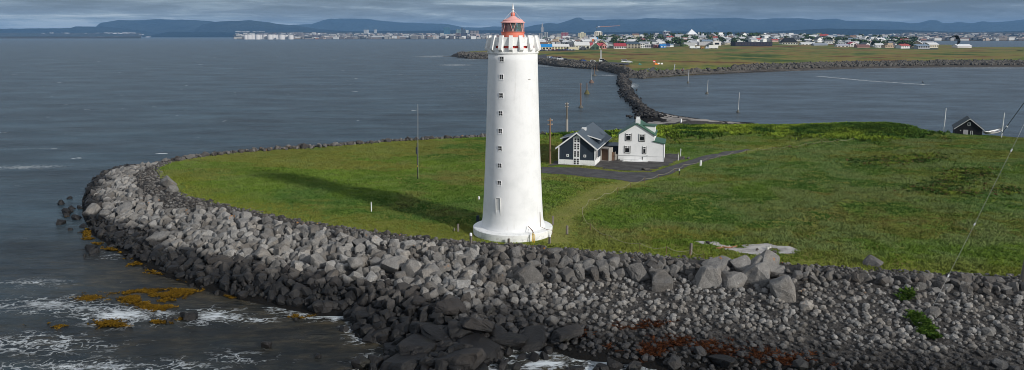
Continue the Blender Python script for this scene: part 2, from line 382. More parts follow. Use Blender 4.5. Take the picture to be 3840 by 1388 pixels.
# ------------------------------------------------------------------ rocks
def ico(n):
    b = bmesh.new(); bmesh.ops.create_icosphere(b, subdivisions=n, radius=1); v = np.array([w.co[:] for w in b.verts]); f = np.array([[w.index for w in q.verts] for q in b.faces]); b.free(); return v, f
ICO = {n: ico(n) for n in (1, 2, 3)}
def rock_shape(n, seed, ang=True):
    r = np.random.default_rng(seed); v, f = ICO[n]
    npl = int(r.integers(7, 11)) if ang else 12
    N = r.normal(size=(npl, 3)); N /= np.linalg.norm(N, axis=1)[:, None]; d = r.uniform(.42, .9, npl) if ang else r.uniform(.8, 1.0, npl)
    c = v @ N.T; rr = np.where(c > 1e-3, d/np.maximum(c, 1e-3), 1e3); k = 90. if ang else 22.
    rad = np.minimum(-np.log(np.exp(-k*np.minimum(rr, 1.05 if ang else 1.)).sum(1))/k, 1.1)
    rad = rad+(np.log(npl)/k if not ang else 0)*.6
    out = v*rad[:, None]*(1+(.012 if ang else .03)*r.normal(size=(len(v), 1))*(n > 1))
    out = out*r.uniform(.72, 1.2, 3)
    return out/np.abs(out).max(), f
def slab_shape(seed):
    r = np.random.default_rng(seed); v, f = ico(4); rad = np.full(len(v), 1.)
    for npl, lo, hi in ((9, .5, .85), (26, .8, 1.)):
        N = r.normal(size=(npl, 3)); N /= np.linalg.norm(N, axis=1)[:, None]; d = r.uniform(lo, hi, npl); c = v @ N.T; rad = np.minimum(rad, np.where(c > 1e-3, d/np.maximum(c, 1e-3), 9).min(1))
    a = r.normal(size=3); a /= np.linalg.norm(a); t = (v @ a)*rad; rad = rad*(1-.10*np.exp(-((t-.15)/.03)**2)-.08*np.exp(-((v @ np.cross(a, [0, 0, 1.]))/.04)**2))
    rad = rad*(1+.10*(vnoise(v[:, 0]*2+v[:, 2]+9, v[:, 1]*2-v[:, 2]+9, 1.3, 5, seed)-.5)); out = v*rad[:, None]; return out/np.abs(out).max(), f
def hull_rock(seed, bev=.05, cuts=0):
    r = np.random.default_rng(seed); b = bmesh.new()
    P_ = [np.array((sx, sy, sz))*r.uniform(.38, 1.02, 3)+r.normal(0, .12, 3) for sx in (-1, 1) for sy in (-1, 1) for sz in (-1, 1)]+[(lambda d: d/np.linalg.norm(d)*r.uniform(1.0, 1.3))(r.normal(size=3)) for _ in range(8)]
    sc_ = np.array([r.uniform(.85, 1.15), r.uniform(.65, 1.), r.uniform(.5, .85)])
    for p in P_: b.verts.new(p*sc_)
    g = bmesh.ops.convex_hull(b, input=b.verts); bmesh.ops.delete(b, geom=[q for q in g['geom_interior'] if isinstance(q, bmesh.types.BMVert)], context='VERTS')
    bmesh.ops.dissolve_limit(b, angle_limit=.22, verts=b.verts, edges=b.edges)
    if cuts:
        bmesh.ops.triangulate(b, faces=b.faces); bmesh.ops.subdivide_edges(b, edges=list(b.edges), cuts=cuts, use_grid_fill=True, fractal=.55 if cuts > 1 else .3, along_normal=.6, seed=seed)
        for _ in range(2 if cuts > 1 else 1): bmesh.ops.smooth_vert(b, verts=b.verts, factor=.35, use_axis_x=True, use_axis_y=True, use_axis_z=True)
    elif bev: bmesh.ops.bevel(b, geom=list(b.edges), offset=bev, segments=1, affect='EDGES', clamp_overlap=True)
    bmesh.ops.triangulate(b, faces=b.faces); b.verts.index_update(); v = np.array([w.co[:] for w in b.verts]); f = np.array([[w.index for w in q.verts] for q in b.faces]); b.free(); return v/np.abs(v).max(), f
RV = {(n, a): [hull_rock(50+i+n*7, 0, {1: 0, 2: 1, 3: 4}[n]) if a else rock_shape(n, 50+i+n*7, a) for i in range(14)] for n in (1, 2, 3) for a in (True, False)}
def rots(n):
    q = rng.normal(size=(n, 4)); q /= np.linalg.norm(q, axis=1)[:, None]; w, x, y, z = q.T
    return np.stack([1-2*(y*y+z*z), 2*(x*y-z*w), 2*(x*z+y*w), 2*(x*y+z*w), 1-2*(x*x+z*z), 2*(y*z-x*w), 2*(x*z-y*w), 2*(y*z+x*w), 1-2*(x*x+y*y)], -1).reshape(-1, 3, 3)
def merge_rocks(name, pos, rad, shade, lod=1, ang=False, label=None, cat=None, mat=None, flatn=None):
    pos = np.asarray(pos, float); rad = np.asarray(rad, float); shade = np.asarray(shade, float)
    R = rots(len(pos)); vs = []; fs = []; sh = []; off = 0; kind = rng.integers(0, 14, len(pos))
    for k in range(14):
        s = np.where(kind == k)[0]
        if not len(s): continue
        v, f = RV[(lod, ang)][k]
        q = np.einsum('nij,vj->nvi', R[s], v)*rad[s][:, None, None]
        if flatn: q[:, :, 2] *= flatn
        q += pos[s][:, None, :]; vs.append(q.reshape(-1, 3)); nv = len(v)
        fs.append((f[None]+(np.arange(len(s))*nv)[:, None, None]+off).reshape(-1, 3)); off += nv*len(s); sh.append(np.repeat(shade[s], nv))
    o = np_mesh(name, np.concatenate(vs), np.concatenate(fs), mat or ROCK, False, {'shade': np.concatenate(sh)})
    return tag(o, label, cat, kind='stuff')
ph = {}
def darts(cand, rad, ov=.8, cell=1.5, H0=None):
    """greedy packing, big first; returns accepted indices"""
    order = np.argsort(-rad, kind='stable'); grid = {} if H0 is None else H0; acc = []
    X = cand[:, 0]; Y = cand[:, 1]
    for i in order:
        x, y, r = X[i], Y[i], rad[i]; cx, cy = int(x//cell), int(y//cell); ok = True
        for a in (cx-1, cx, cx+1):
            for b in (cy-1, cy, cy+1):
                for (u, w, q) in grid.get((a, b), ()):
                    if (x-u)**2+(y-w)**2 < ((r+q)*ov)**2: ok = False; break
                if not ok: break
            if not ok: break
        if ok: grid.setdefault((cx, cy), []).append((x, y, r)); acc.append(i)
    return np.array(acc, int)
# candidate points on the near bank
N = 122000
cx = rng.uniform(-75, 92, N); cy = rng.uniform(43, 150, N)
tt = samp(T, cx, cy); iw = samp(inW, cx, cy); ig = samp(inG, cx, cy); dw = samp(dW, cx, cy); dg = samp(dG, cx, cy)
zz = H(cx, cy); pxx, pyy = proj(cx, cy, zz)
ok = iw & (dw > .7) & (~ig | (dg < .3)) & (pxx > -100) & (pxx < 4600) & (pyy < 1440) & ((cy < 125) | (pxx < 800))
cx, cy, tt, dw, dg, zz, pxx, pyy = [a[ok] for a in (cx, cy, tt, dw, dg, zz, pxx, pyy)]
u = rng.random(len(cx)); rad = np.zeros(len(cx)); shd = np.zeros(len(cx)); typ = np.zeros(len(cx), int)  # 1 boulder, 2 cobble
left = pxx < 1750+200*(vnoise(cx, cy, .1, 2)-.5)
crest = dg < 1.7+1.2*vnoise(cx, cy, .3, 2, 9)+1.6*np.clip((900-pxx)/400, 0, 1)
tb = .62+.14*(vnoise(cx, cy, .12, 3, 4)-.5)+.2*np.clip((900-pxx)/300, 0, 1)
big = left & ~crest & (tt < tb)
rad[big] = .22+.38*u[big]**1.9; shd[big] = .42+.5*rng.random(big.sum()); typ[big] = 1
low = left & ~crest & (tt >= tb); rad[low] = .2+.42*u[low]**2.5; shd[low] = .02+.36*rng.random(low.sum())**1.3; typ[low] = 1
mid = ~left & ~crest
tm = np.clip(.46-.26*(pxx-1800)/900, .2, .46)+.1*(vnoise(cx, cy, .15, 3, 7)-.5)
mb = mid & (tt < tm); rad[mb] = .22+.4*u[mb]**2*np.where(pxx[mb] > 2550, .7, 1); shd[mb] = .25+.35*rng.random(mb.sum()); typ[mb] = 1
tr = mid & ~mb; blend = np.clip((2300-pxx)/600, 0, 1)
rad[tr] = .11+.2*u[tr]**2.2+blend[tr]*.27*u[tr]**1.5; shd[tr] = .42+.45*rng.random(tr.sum())**1.3; typ[tr] = 2
bigc = tr & (rng.random(len(cx)) < .004+.03*blend); rad[bigc] = .35+.25*rng.random(bigc.sum())
rad[crest] = .09+.12*u[crest]**2; shd[crest] = .15+.5*rng.random(crest.sum()); typ[crest] = 2
# clear the plinth
ok = np.hypot(cx-TX, cy-TY) > 5.1; sel = np.where(ok)[0]
# fewer candidates for big rocks
heroes = [(2652,1050,1.3),(2706,1030,1.0),(2752,1058,1.15),(2832,1050,1.35),(2893,1036,1.1),(2938,1090,1.5),(2790,1008,1.05),(2612,1012,1.05),(2690,1000,1.05),(2880,992,1.05),(2972,1040,1.1),(2842,1002,.9),
          (600,897,1.05),(985,955,1.0),(1195,985,.95),(1340,985,.95),(1475,995,.98),(1545,1015,.9),(1610,1025,.95),(350,800,1.1),(470,790,1.1),(395,810,1.05),(640,690,1.1),(648,710,1.0),
          (3272,988,.7),(1985,1040,1.1),(2480,1060,1.05),(2390,1035,.95)]
hp = []
for a, b, r in heroes:
    x, y, z = P(a, b, 3.); 
    for _ in range(4): z = float(H(x, y))+r*.25; x, y, _z = P(a, b, z)
    hp.append((x, y, z, r))
grid = {}
for x, y, z, r in hp: grid.setdefault((int(x//1.5), int(y//1.5)), []).append((x, y, r*.95))
bsel = sel[typ[sel] == 1]; acc = bsel[darts(np.stack([cx[bsel], cy[bsel]], 1), rad[bsel], .57, 2.2, None if False else {})]
hx = np.array([h[0] for h in hp]); hy = np.array([h[1] for h in hp]); hr = np.array([h[3] for h in hp])
dmin = lambda x, y: (np.hypot(x[:, None]-hx, y[:, None]-hy)-hr).min(1)
acc = acc[dmin(cx[acc], cy[acc]) > rad[acc]*.35]
csel = sel[typ[sel] == 2]; cacc = csel[darts(np.stack([cx[csel], cy[csel]], 1), rad[csel], .72, 1.4)]
cacc = cacc[dmin(cx[cacc], cy[cacc]) > -.2]
bx, by, bz, br, bs = cx[acc], cy[acc], zz[acc]+rad[acc]*.30, rad[acc], shd[acc]
app = br/np.hypot(bx, by); inview = (proj(bx, by, bz)[1] < 1400)
# bedrock slabs at the waterline
slabs = [(1500,1300,1.5,.5),(1560,1340,1.6,.5),(1720,1300,1.7,.5),(1640,1305,1.5,.5),(1860,1240,1.5,.5),(1730,1230,1.4,.45),(1585,1290,2.9,.5),(1700,1350,3.0,.5),(1530,1365,2.4,.5),(1800,1310,2.6,.45),(1660,1250,2.2,.5),(1790,1205,2.5,.4),(1900,1270,2.2,.35),(1420,1240,1.3,.5),(1370,1190,1.7,.6),(1600,1225,1.7,.5),(1770,1368,2.0,.4),(2150,1375,1.1,.5),(2000,1255,1.9,.35),(1440,1365,1.2,.3),(1690,1140,1.5,.6),(2710,1340,1.3,.5),(2130,1240,1.5,.35),(1320,1180,1.1,.6)]
# top 300 individually: heroes + slabs + largest looking
nind = 300-len(hp)-len(slabs); order = np.argsort(-(app*np.where(inview, 1, 0)*(1+.3*(bs > .5)))); ind = order[:nind]; rest = order[nind:]
LM = [(430, 'at the left tip of the point'), (800, 'below the left end of the grass'), (1150, 'below the dark shadow on the grass'), (1500, 'below the lone thin post'),
      (1800, 'just left of the lighthouse'), (2100, 'below the lighthouse foot'), (2450, 'below the mown path'), (2800, 'below the pale sand patch'), (3300, 'right of the big pale boulders'), (9999, 'near the right edge')]
def lm(px):
    for a, s in LM:
        if px < a: return s
def bl(r, s, t, px, z):
    size = 'huge' if r > 1.02 else 'large' if r > .8 else 'mid sized' if r > .6 else 'small'
    tone = 'pale grey' if s > .78 else 'grey' if s > .55 else 'brown grey' if s > .3 else 'dark'
    row = 'near the grass' if t < .2 else 'in the upper bank' if t < .4 else 'mid bank' if t < .62 else 'by the water'
    return f'{size} {tone} boulder {row}, {lm(px)}'
bmesh_cache = {}
def rock_obj(x, y, z, r, s, k, label, group, name='boulder', sc=(1, 1, 1), rot=None, cat='boulder'):
    if k not in bmesh_cache:
        v, f = RV[(3, True)][k] if k < 100 else hull_rock(k, 0, 6); me = bpy.data.meshes.new('boulder'); me.from_pydata(v.tolist(), [], f.tolist()); me.materials.append(ROCK); me.update(); bmesh_cache[k] = me
    o = bpy.data.objects.new(name, bmesh_cache[k]); link(o); o.location = (x, y, z); o.scale = (r*sc[0], r*sc[1], r*sc[2])
    o.rotation_euler = rot or (rng.uniform(0, 6.3), rng.uniform(0, 6.3), rng.uniform(0, 6.3)); o['shade'] = float(s)
    return tag(o, label, cat, group, 'thing')
for i in ind:
    t_ = tt[acc[i]]; p_ = proj(bx[i], by[i], bz[i])[0]
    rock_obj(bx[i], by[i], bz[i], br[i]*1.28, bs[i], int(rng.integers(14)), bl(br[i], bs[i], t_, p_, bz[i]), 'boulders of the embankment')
hl = ['large pale wedge shaped boulder left in the front row of the pale cluster','pale boulder tucked behind the gap between the wedge shaped and squarish ones','squarish pale boulder second from left in the cluster front row','big faceted pale boulder in the middle of the cluster front row','pale boulder at the back right of the middle faceted one','tallest pointed pale boulder at the right end of the cluster, lowest down the beach','flat topped pale boulder in the back row of the cluster','pale grey boulder at the far left back of the cluster','small pale boulder in the back row between two larger ones','long pale boulder at the back right of the cluster by the crest','pale boulder on the right rim of the cluster','small pale boulder wedged at the back of the cluster',
      'single pale square boulder lying among dark rocks under the left bank','pale rounded boulder at the lower edge of the left bank','pale angular boulder at the bank foot, first of a row of large ones','pale block at the bank foot, middle of the row of large ones','pale flat faced block right of the middle one in the bank foot row','pale grey block second from right in the bank foot row','pale grey block at the right end of the bank foot row','big pale boulder leaning outward at the leftmost tip of the bank','big pale boulder right of two others at the left tip','big pale boulder between two others at the left tip','upper of two grey boulders on the grass at the left end','lower of two grey boulders on the grass at the left end',
      'pale upright stone on the crest by the right grass edge','large brown grey boulder below the right foot of the lighthouse','dark boulder with orange lichen on top, left of the pale cluster','brown boulder above the lichen boulder left of the pale cluster']
HK = sorted(range(14), key=lambda k: -np.ptp(RV[(3, True)][k][0], axis=0).min())[:8]   # the chunkiest shapes
for q, ((x, y, z, r), l) in enumerate(zip(hp, hl)):
    s = .66 if q < 24 else .45
    o = rock_obj(x, y, z, r*1.15, s, HK[q % len(HK)], l, None, sc=(1, 1, 1.15 if q == 5 else 1.), rot=((.3*q) % .7, (.5*q) % .8, q*.9))
SL = ['black rock at the left rim of the outcrop above the foam','dark rock on the lower left of the outcrop','dark rock behind the bottom centre slabs','brown black rock between the centre slabs','dark rock under the cobbles on the outcrop shoulder','dark rock at the top of the outcrop under the bank','black flat rock slab between the foaming inlet and the wave at the bottom','black rock slab at the bottom edge in the middle of the outcrop','black rock slab at the lower left corner of the outcrop','broad dark rock slab in the centre of the outcrop','dark slab behind the low flat ones left in the outcrop','brown flat slab highest in the outcrop, left of the small pool','dark slab on the right shoulder of the outcrop','black rock standing in white foam left of the outcrop','dark rounded boulder at the water corner under the bank','dark brown slab joining the bank and the outcrop','dark slab beside the wave pool at the bottom','black rock standing between two breaking waves at the bottom','low dark ledge right of the small rock pool','black rock washed by foam at the bottom left of the outcrop','dark jagged boulder above the outcrop','black angular boulder among cobbles by the red kelp','dark ledge at the top right of the outcrop','black boulder at the water corner, leftmost of the pair']
for q, ((a, b, r, fz), l) in enumerate(zip(slabs, SL)):
    x, y, z = P(a, b, .5); zt = max(float(H(x, y)), -.2); x, y, z = P(a, b, zt+.3)
    rock_obj(x, y, zt+.02, r*.8, .03+.025*(q % 5), 100+q % 7, l, 'dark waterline rocks', 'rock_slab', (1.15, .9, min(fz*1.25, .7)), (.12*(q % 3), .1*(q % 4), q*1.3), 'rock')
    # cracks and steps: neighbours come from the loose rocks between the slabs
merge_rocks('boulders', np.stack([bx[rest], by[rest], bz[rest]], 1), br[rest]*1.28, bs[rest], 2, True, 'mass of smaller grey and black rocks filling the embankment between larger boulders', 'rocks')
merge_rocks('cobbles', np.stack([cx[cacc], cy[cacc], zz[cacc]+rad[cacc]*.2], 1), rad[cacc]*1.25, shd[cacc], 1, False, 'grey rounded beach cobbles covering the foreshore right of the outcrop', 'cobbles', flatn=.85)
# fill layer under the boulders, and loose rocks around the outcrop and in the shallows
M_ = 9000; fx = rng.uniform(-75, 75, M_); fy = rng.uniform(43, 150, M_); k = samp(inW, fx, fy) & ~samp(inG, fx, fy)
k &= (proj(fx, fy, H(fx, fy))[0] < 2100) & (np.hypot(fx-TX, fy-TY) > 5); fx, fy = fx[k], fy[k]
fr = rng.uniform(.2, .42, len(fx)); merge_rocks('rubble', np.stack([fx, fy, H(fx, fy)+.02], 1), fr, rng.uniform(.05, .35, len(fx)), 1, True, 'dark rubble showing in the gaps between the embankment boulders', 'rubble')
lp = []
for a, b, n, sx, sy in [(1650,1240,50,220,40),(1730,1290,40,120,40),(1350,1150,30,60,40),(300,870,14,40,60),(1500,1120,30,150,20),(1620,1330,60,170,40),(2330,1378,10,60,8),(690,1195,4,30,6),(270,790,5,20,30)]:
    for _ in range(n):
        x, y, z = P(rng.normal(a, sx), rng.normal(b, sy), .2); lp.append((x, y, rng.uniform(-.2, .25), rng.uniform(.3, .8)))
lp = np.array(lp); merge_rocks('wet_rocks', lp[:, :3], lp[:, 3], rng.uniform(.05, .3, len(lp)), 2, True, 'loose wet black rocks around the outcrop and in the shallows', 'rocks')
# thin wall of rocks along the far side of the point
far = []
Lf = G_far[10:]
for (ax, ay), (bx_, by_) in zip(Lf[:-1], Lf[1:]):
    L = math.hypot(bx_-ax, by_-ay)
    for _ in range(int(L*9)):
        t_ = rng.random(); o = rng.uniform(-.9, 3.6); nx_, ny_ = (by_-ay)/L, -(bx_-ax)/L
        x = ax+(bx_-ax)*t_+nx_*o; y = ay+(by_-ay)*t_+ny_*o; far.append((x, y, max(float(H(x, y)), 3.7-.35*max(o, 0))+.25, rng.uniform(.25, .5) if rng.random() < .88 else rng.uniform(.5, .8)))
far = np.array(far); merge_rocks('far_bank_rocks', far[:, :3], far[:, 3], rng.uniform(.1, .6, len(far)), 2, True, 'row of grey rocks lining the far shore of the point', 'rocks')

# ------------------------------------------------------------------ sea
xs = np.concatenate([-np.geomspace(23000, 82, 46), np.arange(-81, 100, .7), np.arange(100.5, 262, 2.2), np.geomspace(264, 23000, 40)])
ys = np.concatenate([np.array([-400, -100, -20, 20.]), np.arange(38, 120, .6), np.geomspace(121, 700, 190), np.geomspace(712, 23000, 50)])
SX, SY = np.meshgrid(xs, ys); qx, qy = proj(SX, np.maximum(SY, 1), 0*SX)
foam = np.zeros(SX.shape); sc_w = 0
for a, b, rx, ry, am in [(180,1150,220,34,.9),(450,1185,210,40,1.),(800,1185,110,30,1.),(150,1290,260,40,.75),(330,1372,480,30,.85),(900,1340,150,28,.6),(120,1062,170,22,.5),(960,1200,90,9,.9),(1258,1190,65,9,1.3),(1490,1275,50,75,.9),(1400,1365,90,34,.9),(1340,1240,40,20,.5),(1955,1300,70,32,.75),(2040,1365,120,20,1.2),(2230,1384,170,14,1.2),(100,627,130,9,.9),(760,1210,160,20,.4),
                     (1710,244,60,3.5,.8),(1625,212,60,2.5,.8),(1760,222,60,3,.6),(2060,246,60,5,.7),(2130,254,70,4,.5),(2368,322,26,10,.9),(2345,290,10,20,.8),(2290,283,50,3,.8),(3700,255,200,2.5,.8),(3300,258,300,1.5,.5),(140,560,60,3,.5),(420,960,60,20,.35)]:
    foam = np.maximum(foam, 1.12*am*np.exp(-(((qx-a)/rx)**2+((qy-b)/ry)**2)))
dWs = pdist(SX, SY, W); nearw = (SY < 170) & (SX > -90) & (SX < 120)
foam = np.maximum(foam, np.where(nearw, .75*np.exp(-(dWs/1.1)**2)*(qy > 1150)+.2*np.exp(-(dWs/.8)**2), 0))
wk = np.zeros(SX.shape)
for (a, b), (c, d) in [((3070, 286), (3250, 303)), ((3250, 303), (3461, 317))]:
    A_, B_ = P(a, b)[:2], P(c, d)[:2]; wk = np.maximum(wk, np.exp(-(pdist(SX, SY, [A_, B_], False)/2.6)**2))
foam = np.maximum(foam, wk*1.1)
shallow = np.where(nearw, np.exp(-(dWs/16)**2), 0)*np.clip((qy-820)/200, 0, 1)
shallow = np.maximum(shallow, .9*np.exp(-(((qx-500)/900)**2+((qy-1280)/170)**2))*(SY < 120))
CWY = PK([(1640,300),(1600,262),(1580,240),(1572,215),(1565,195),(1568,183),(1590,172)], 0)
cyy = np.array(CWY)[:, 1]; cxx = np.array(CWY)[:, 0]; calm = np.clip((SX-np.interp(SY, cyy, cxx))/15, 0, 1)*(SY > 180)*(SY < 700)
caps = ((SY > 130) & (SY < 4000)).astype(float)*np.clip(1.3-(qx-300)/2200, .3, 1)
i2 = np.arange(SX.size).reshape(SX.shape); q = np.stack([i2[:-1, :-1], i2[:-1, 1:], i2[1:, 1:], i2[1:, :-1]], -1).reshape(-1, 4)
# low swell in the near water
wz = ((vnoise(SX*.35+SY*.12, SY, .16, 3, 11)-.5)*.5)*np.where((SY < 260) & (np.abs(SX) < 130), 1, 0)*np.clip(dWs/6, .25, 1)
sea = np_mesh('sea', np.stack([SX, SY, wz], -1).reshape(-1, 3), q, SEA, True, {k: v.ravel() for k, v in dict(foam=foam, shallow=shallow, calm=calm, caps=caps).items()})
tag(sea, kind='structure')

# ------------------------------------------------------------------ vegetation stuff
def tufts(name, x, y, z, h, w, col, mat, nb=3, lean=.35, label=None, cat=None, jit=.25, sp=None):
    n = len(x); sp = (.3*float(np.mean(w)) if sp is None else sp); x, y, z, h, w = [np.repeat(np.broadcast_to(a, n), nb) for a in (x, y, z, h, w)]; col = np.repeat(col, nb, 0)*(1+rng.uniform(-jit, jit, (n*nb, 1)))
    m = n*nb; a = rng.uniform(0, 6.283, m); ox = rng.normal(0, sp, m); oy = rng.normal(0, sp, m)
    dx, dy = np.cos(a)*w*.5, np.sin(a)*w*.5; lx, ly = rng.normal(0, lean, m)*h, rng.normal(0, lean, m)*h
    hh = h*rng.uniform(.6, 1.15, m)
    v = np.stack([np.stack([x+ox-dx, y+oy-dy, z-.05], -1), np.stack([x+ox+dx, y+oy+dy, z-.05], -1), np.stack([x+ox+dx*.35+lx, y+oy+dy*.35+ly, z+hh], -1), np.stack([x+ox-dx*.35+lx, y+oy-dy*.35+ly, z+hh*.9], -1)], 1).reshape(-1, 3)
    o = np_mesh(name, v, np.arange(4*m).reshape(-1, 4), mat, False, {'col': np.repeat(col, 4, 0)}); return tag(o, label, cat, kind='stuff')
def lerp(a, b, t): return np.asarray(a)*(1-t)[:, None]+np.asarray(b)*t[:, None]
n = 250000; x = rng.uniform(-75, 150, n); y = 60+150*rng.random(n)**1.35
yd = np.minimum(pdist(x, y, YARD2), pdist(x, y, DRIVE)); px_, py_ = proj(x, y, 4+0*x); k = samp(inG, x, y) & (px_ > -60) & (px_ < 4400) & (samp(dG, x, y) > .25-.5*rng.random(n)) & ~inside(x, y, YARD2) & ~inside(x, y, DRIVE) & (np.hypot(x-TX, y-TY) > 4.6)
mw = samp(mown, x, y); k &= (rng.random(n) > mw*.9) & ~(inside(x, y, PEB) & (vnoise(x, y, .9, 4, 2) < .62))
x, y, yd, mw = x[k], y[k], yd[k], mw[k]; z = H(x, y); n1 = vnoise(x, y, .055, 4, 21); n2 = vnoise(x, y, .2, 4, 22); n3 = vnoise(x, y, .028, 3, 23); n4 = vnoise(x*.5, y*1.3, .12, 4, 24); n5 = vnoise(x, y, .8, 3, 25)
st = lambda a, lo, hi: (lambda q: q*q*(3-2*q))(np.clip((a-lo)/(hi-lo), 0, 1))
def blend(c, col, w): return c*(1-w)[:, None]+np.array(col)*w[:, None]
c = lerp((.085, .165, .032), (.165, .25, .036), st(n1, .38, .6)); c = blend(c, (.26, .23, .055), st(n4, .48, .58)*.65); c = blend(c, (.23, .165, .055), st(n3*.5+n2*.5, .53, .60)*.5)
px_, py_ = proj(x, y, z); rt = np.clip((px_-2150)/500, 0, 1); c = blend(c, (.19, .27, .095), st(n2*.7+n5*.3, .44, .6)*(.2+.45*rt)); c = blend(c, (.06, .115, .026), st(n2*.6+n5*.4, .47, .38)*(.28+.12*rt)); c = blend(c, (.21, .27, .08), st(n5*.6+n2*.4, .53, .63)*.35)
tip = np.exp(-((px_-760)/230)**2-((py_-640)/70)**2); c = blend(c, (.17, .21, .065), .55*tip*st(n5, .35, .6)); lo_ = np.clip(1-(samp(dG, x, y)-1)/5, 0, 1)*(y < 115); c = blend(c, (.20, .24, .028), lo_*.6)
c = blend(c, (.24, .25, .055), np.clip(mw*1.6, 0, 1)*.85*st(n5, .1, .5)); far_ = np.clip((520-py_)/60, 0, 1); c = blend(c, (.10, .16, .02), far_*.4)
hg = (.09+.10*n2+.05*st(n1, .38, .6)+.05*rt*st(n2, .5, .6))*np.clip(yd/2.5, .3, 1)*(1-.7*mw)
tufts('grass', x, y, z, hg, .17, c, LEAF, 6, .8, 'rough uneven grass covering the point around the lighthouse', 'grass', .12, .16)
# angelica and other broad leafed plants along the far right shore
def leafpatch(blobs, dens):
    xs_, ys_ = [], []
    for a, b, rx, ry, n in blobs:
        for _ in range(int(n*dens)):
            X, Y, _z = P(rng.normal(a, rx*.5), rng.normal(b, ry*.5), 4.2); xs_.append(X); ys_.append(Y)
    X = np.array(xs_); Y = np.array(ys_); k = samp(inG, X, Y) & ~inside(X, Y, YARD); return X[k], Y[k]
X, Y = leafpatch([(2560,478,200,26,1500),(2900,476,260,22,1700),(3200,486,240,26,2300),(3330,500,110,18,700),(2230,492,90,10,420),(2120,500,70,8,200)], 1.8)
nn = vnoise(X, Y, .25, 4, 31); t1 = np.clip((nn-.38)/.2, 0, 1); n7 = vnoise(X, Y, .06, 3, 35); c = lerp((.045, .10, .018), (.23, .31, .034), t1*np.clip((n7-.3)/.3, .15, 1)); c = c*(1+rng.uniform(-.3, .3, (len(X), 1)))
tufts('angelica_plants', X, Y, H(X, Y), .22+.48*nn+.18*rng.random(len(X)), .44, c, LEAF, 6, .8, 'bright green broad leafed plants along the far edge of the meadow', 'plants')
X, Y = leafpatch([(3330,598,150,18,420),(3450,590,110,14,260),(3560,680,110,22,330),(3640,650,100,24,300),(3480,705,130,16,260),(3780,712,60,14,160),(3600,720,110,12,160),(3540,520,20,5,60),(2960,548,40,5,40)], 1.)
nn = vnoise(X, Y, .5, 4, 33); t1 = np.clip((nn-.45)/.15, 0, 1); c = lerp((.05, .095, .02), (.17, .22, .035), t1); br_ = (rng.random(len(X)) < .16)[:, None]; c = np.where(br_, (.16, .10, .045), c)
tufts('weeds', X, Y, H(X, Y), .16+.25*nn, .35, c, LEAF, 5, .8, 'patches of yellow green and brown weeds in the meadow on the right', 'weeds')
X = []; Y = []
for a, b, rx, ry, n in [(3392,1160,20,7,70),(3425,1212,16,8,60),(3455,1228,20,9,80),(3478,1250,24,9,90),(3500,1262,14,5,30)]:
    for _ in range(n): p = P(rng.normal(a, rx*.6), rng.normal(b, ry*.6), 1.8); X.append(p[0]); Y.append(p[1])
X = np.array(X); Y = np.array(Y); c = lerp((.04, .09, .014), (.11, .18, .03), rng.random(len(X)))
tufts('beach_plants', X, Y, H(X, Y)+.12, .2, .26, c, LEAF, 6, 1.2, 'bright green low plants growing among the cobbles on the right', 'plants')
def mats_(name, blobs, z0, c0, c1, w, label, cat, flatz=.12, use_h=True):
    X = []; Y = []
    for a, b, rx, ry, n in blobs:
        for _ in range(n): p = P(rng.normal(a, rx*.5), rng.normal(b, ry*.5), z0); X.append(p[0]); Y.append(p[1])
    X = np.array(X); Y = np.array(Y); nz = vnoise(X, Y*1.6, .5, 4, 44); k = nz > .47; X, Y = X[k], Y[k]
    zb = np.maximum(H(X, Y), 0)+z0*0+.1 if use_h else np.full(len(X), .08)
    c = lerp(c0, c1, rng.random(len(X)))
    tufts(name, X, Y, zb, flatz, w, c, LEAF, 6, 2.2, label, cat)
mats_('seaweed', [(335,1122,55,14,380),(570,1100,120,12,900),(540,1118,90,22,800),(590,1145,55,14,420),(660,1092,70,9,380),(165,1222,60,8,260),(420,1212,55,12,220),(690,1195,30,8,90),(330,893,22,5,40),(270,785,18,6,40),(325,870,20,16,60),(372,905,24,10,80),(430,930,30,10,80),(490,955,35,12,120),(530,985,50,12,130),(620,1020,60,8,120),(740,1050,60,8,170),(860,1108,40,8,110),(1130,1180,40,8,110),(800,1080,40,6,60),(600,1205,35,6,40),(240,810,12,4,20)], .1, (.06, .034, .005), (.21, .12, .014), .24, 'golden brown seaweed floating in the shallows and clinging to the waterline rocks', 'seaweed', .07, False)
mats_('kelp', [(2350,1275,70,20,90),(2450,1300,60,18,110),(2540,1285,60,16,100),(2640,1305,70,14,110),(2700,1318,50,20,110),(2250,1250,90,16,90),(2850,1330,60,20,60),(2960,1345,60,20,60),(3080,1372,50,10,40),(2450,1240,100,10,60)], .9, (.03, .013, .009), (.13, .048, .02), .12, 'red brown kelp scattered over the dark cobbles near the bottom', 'kelp', .15)
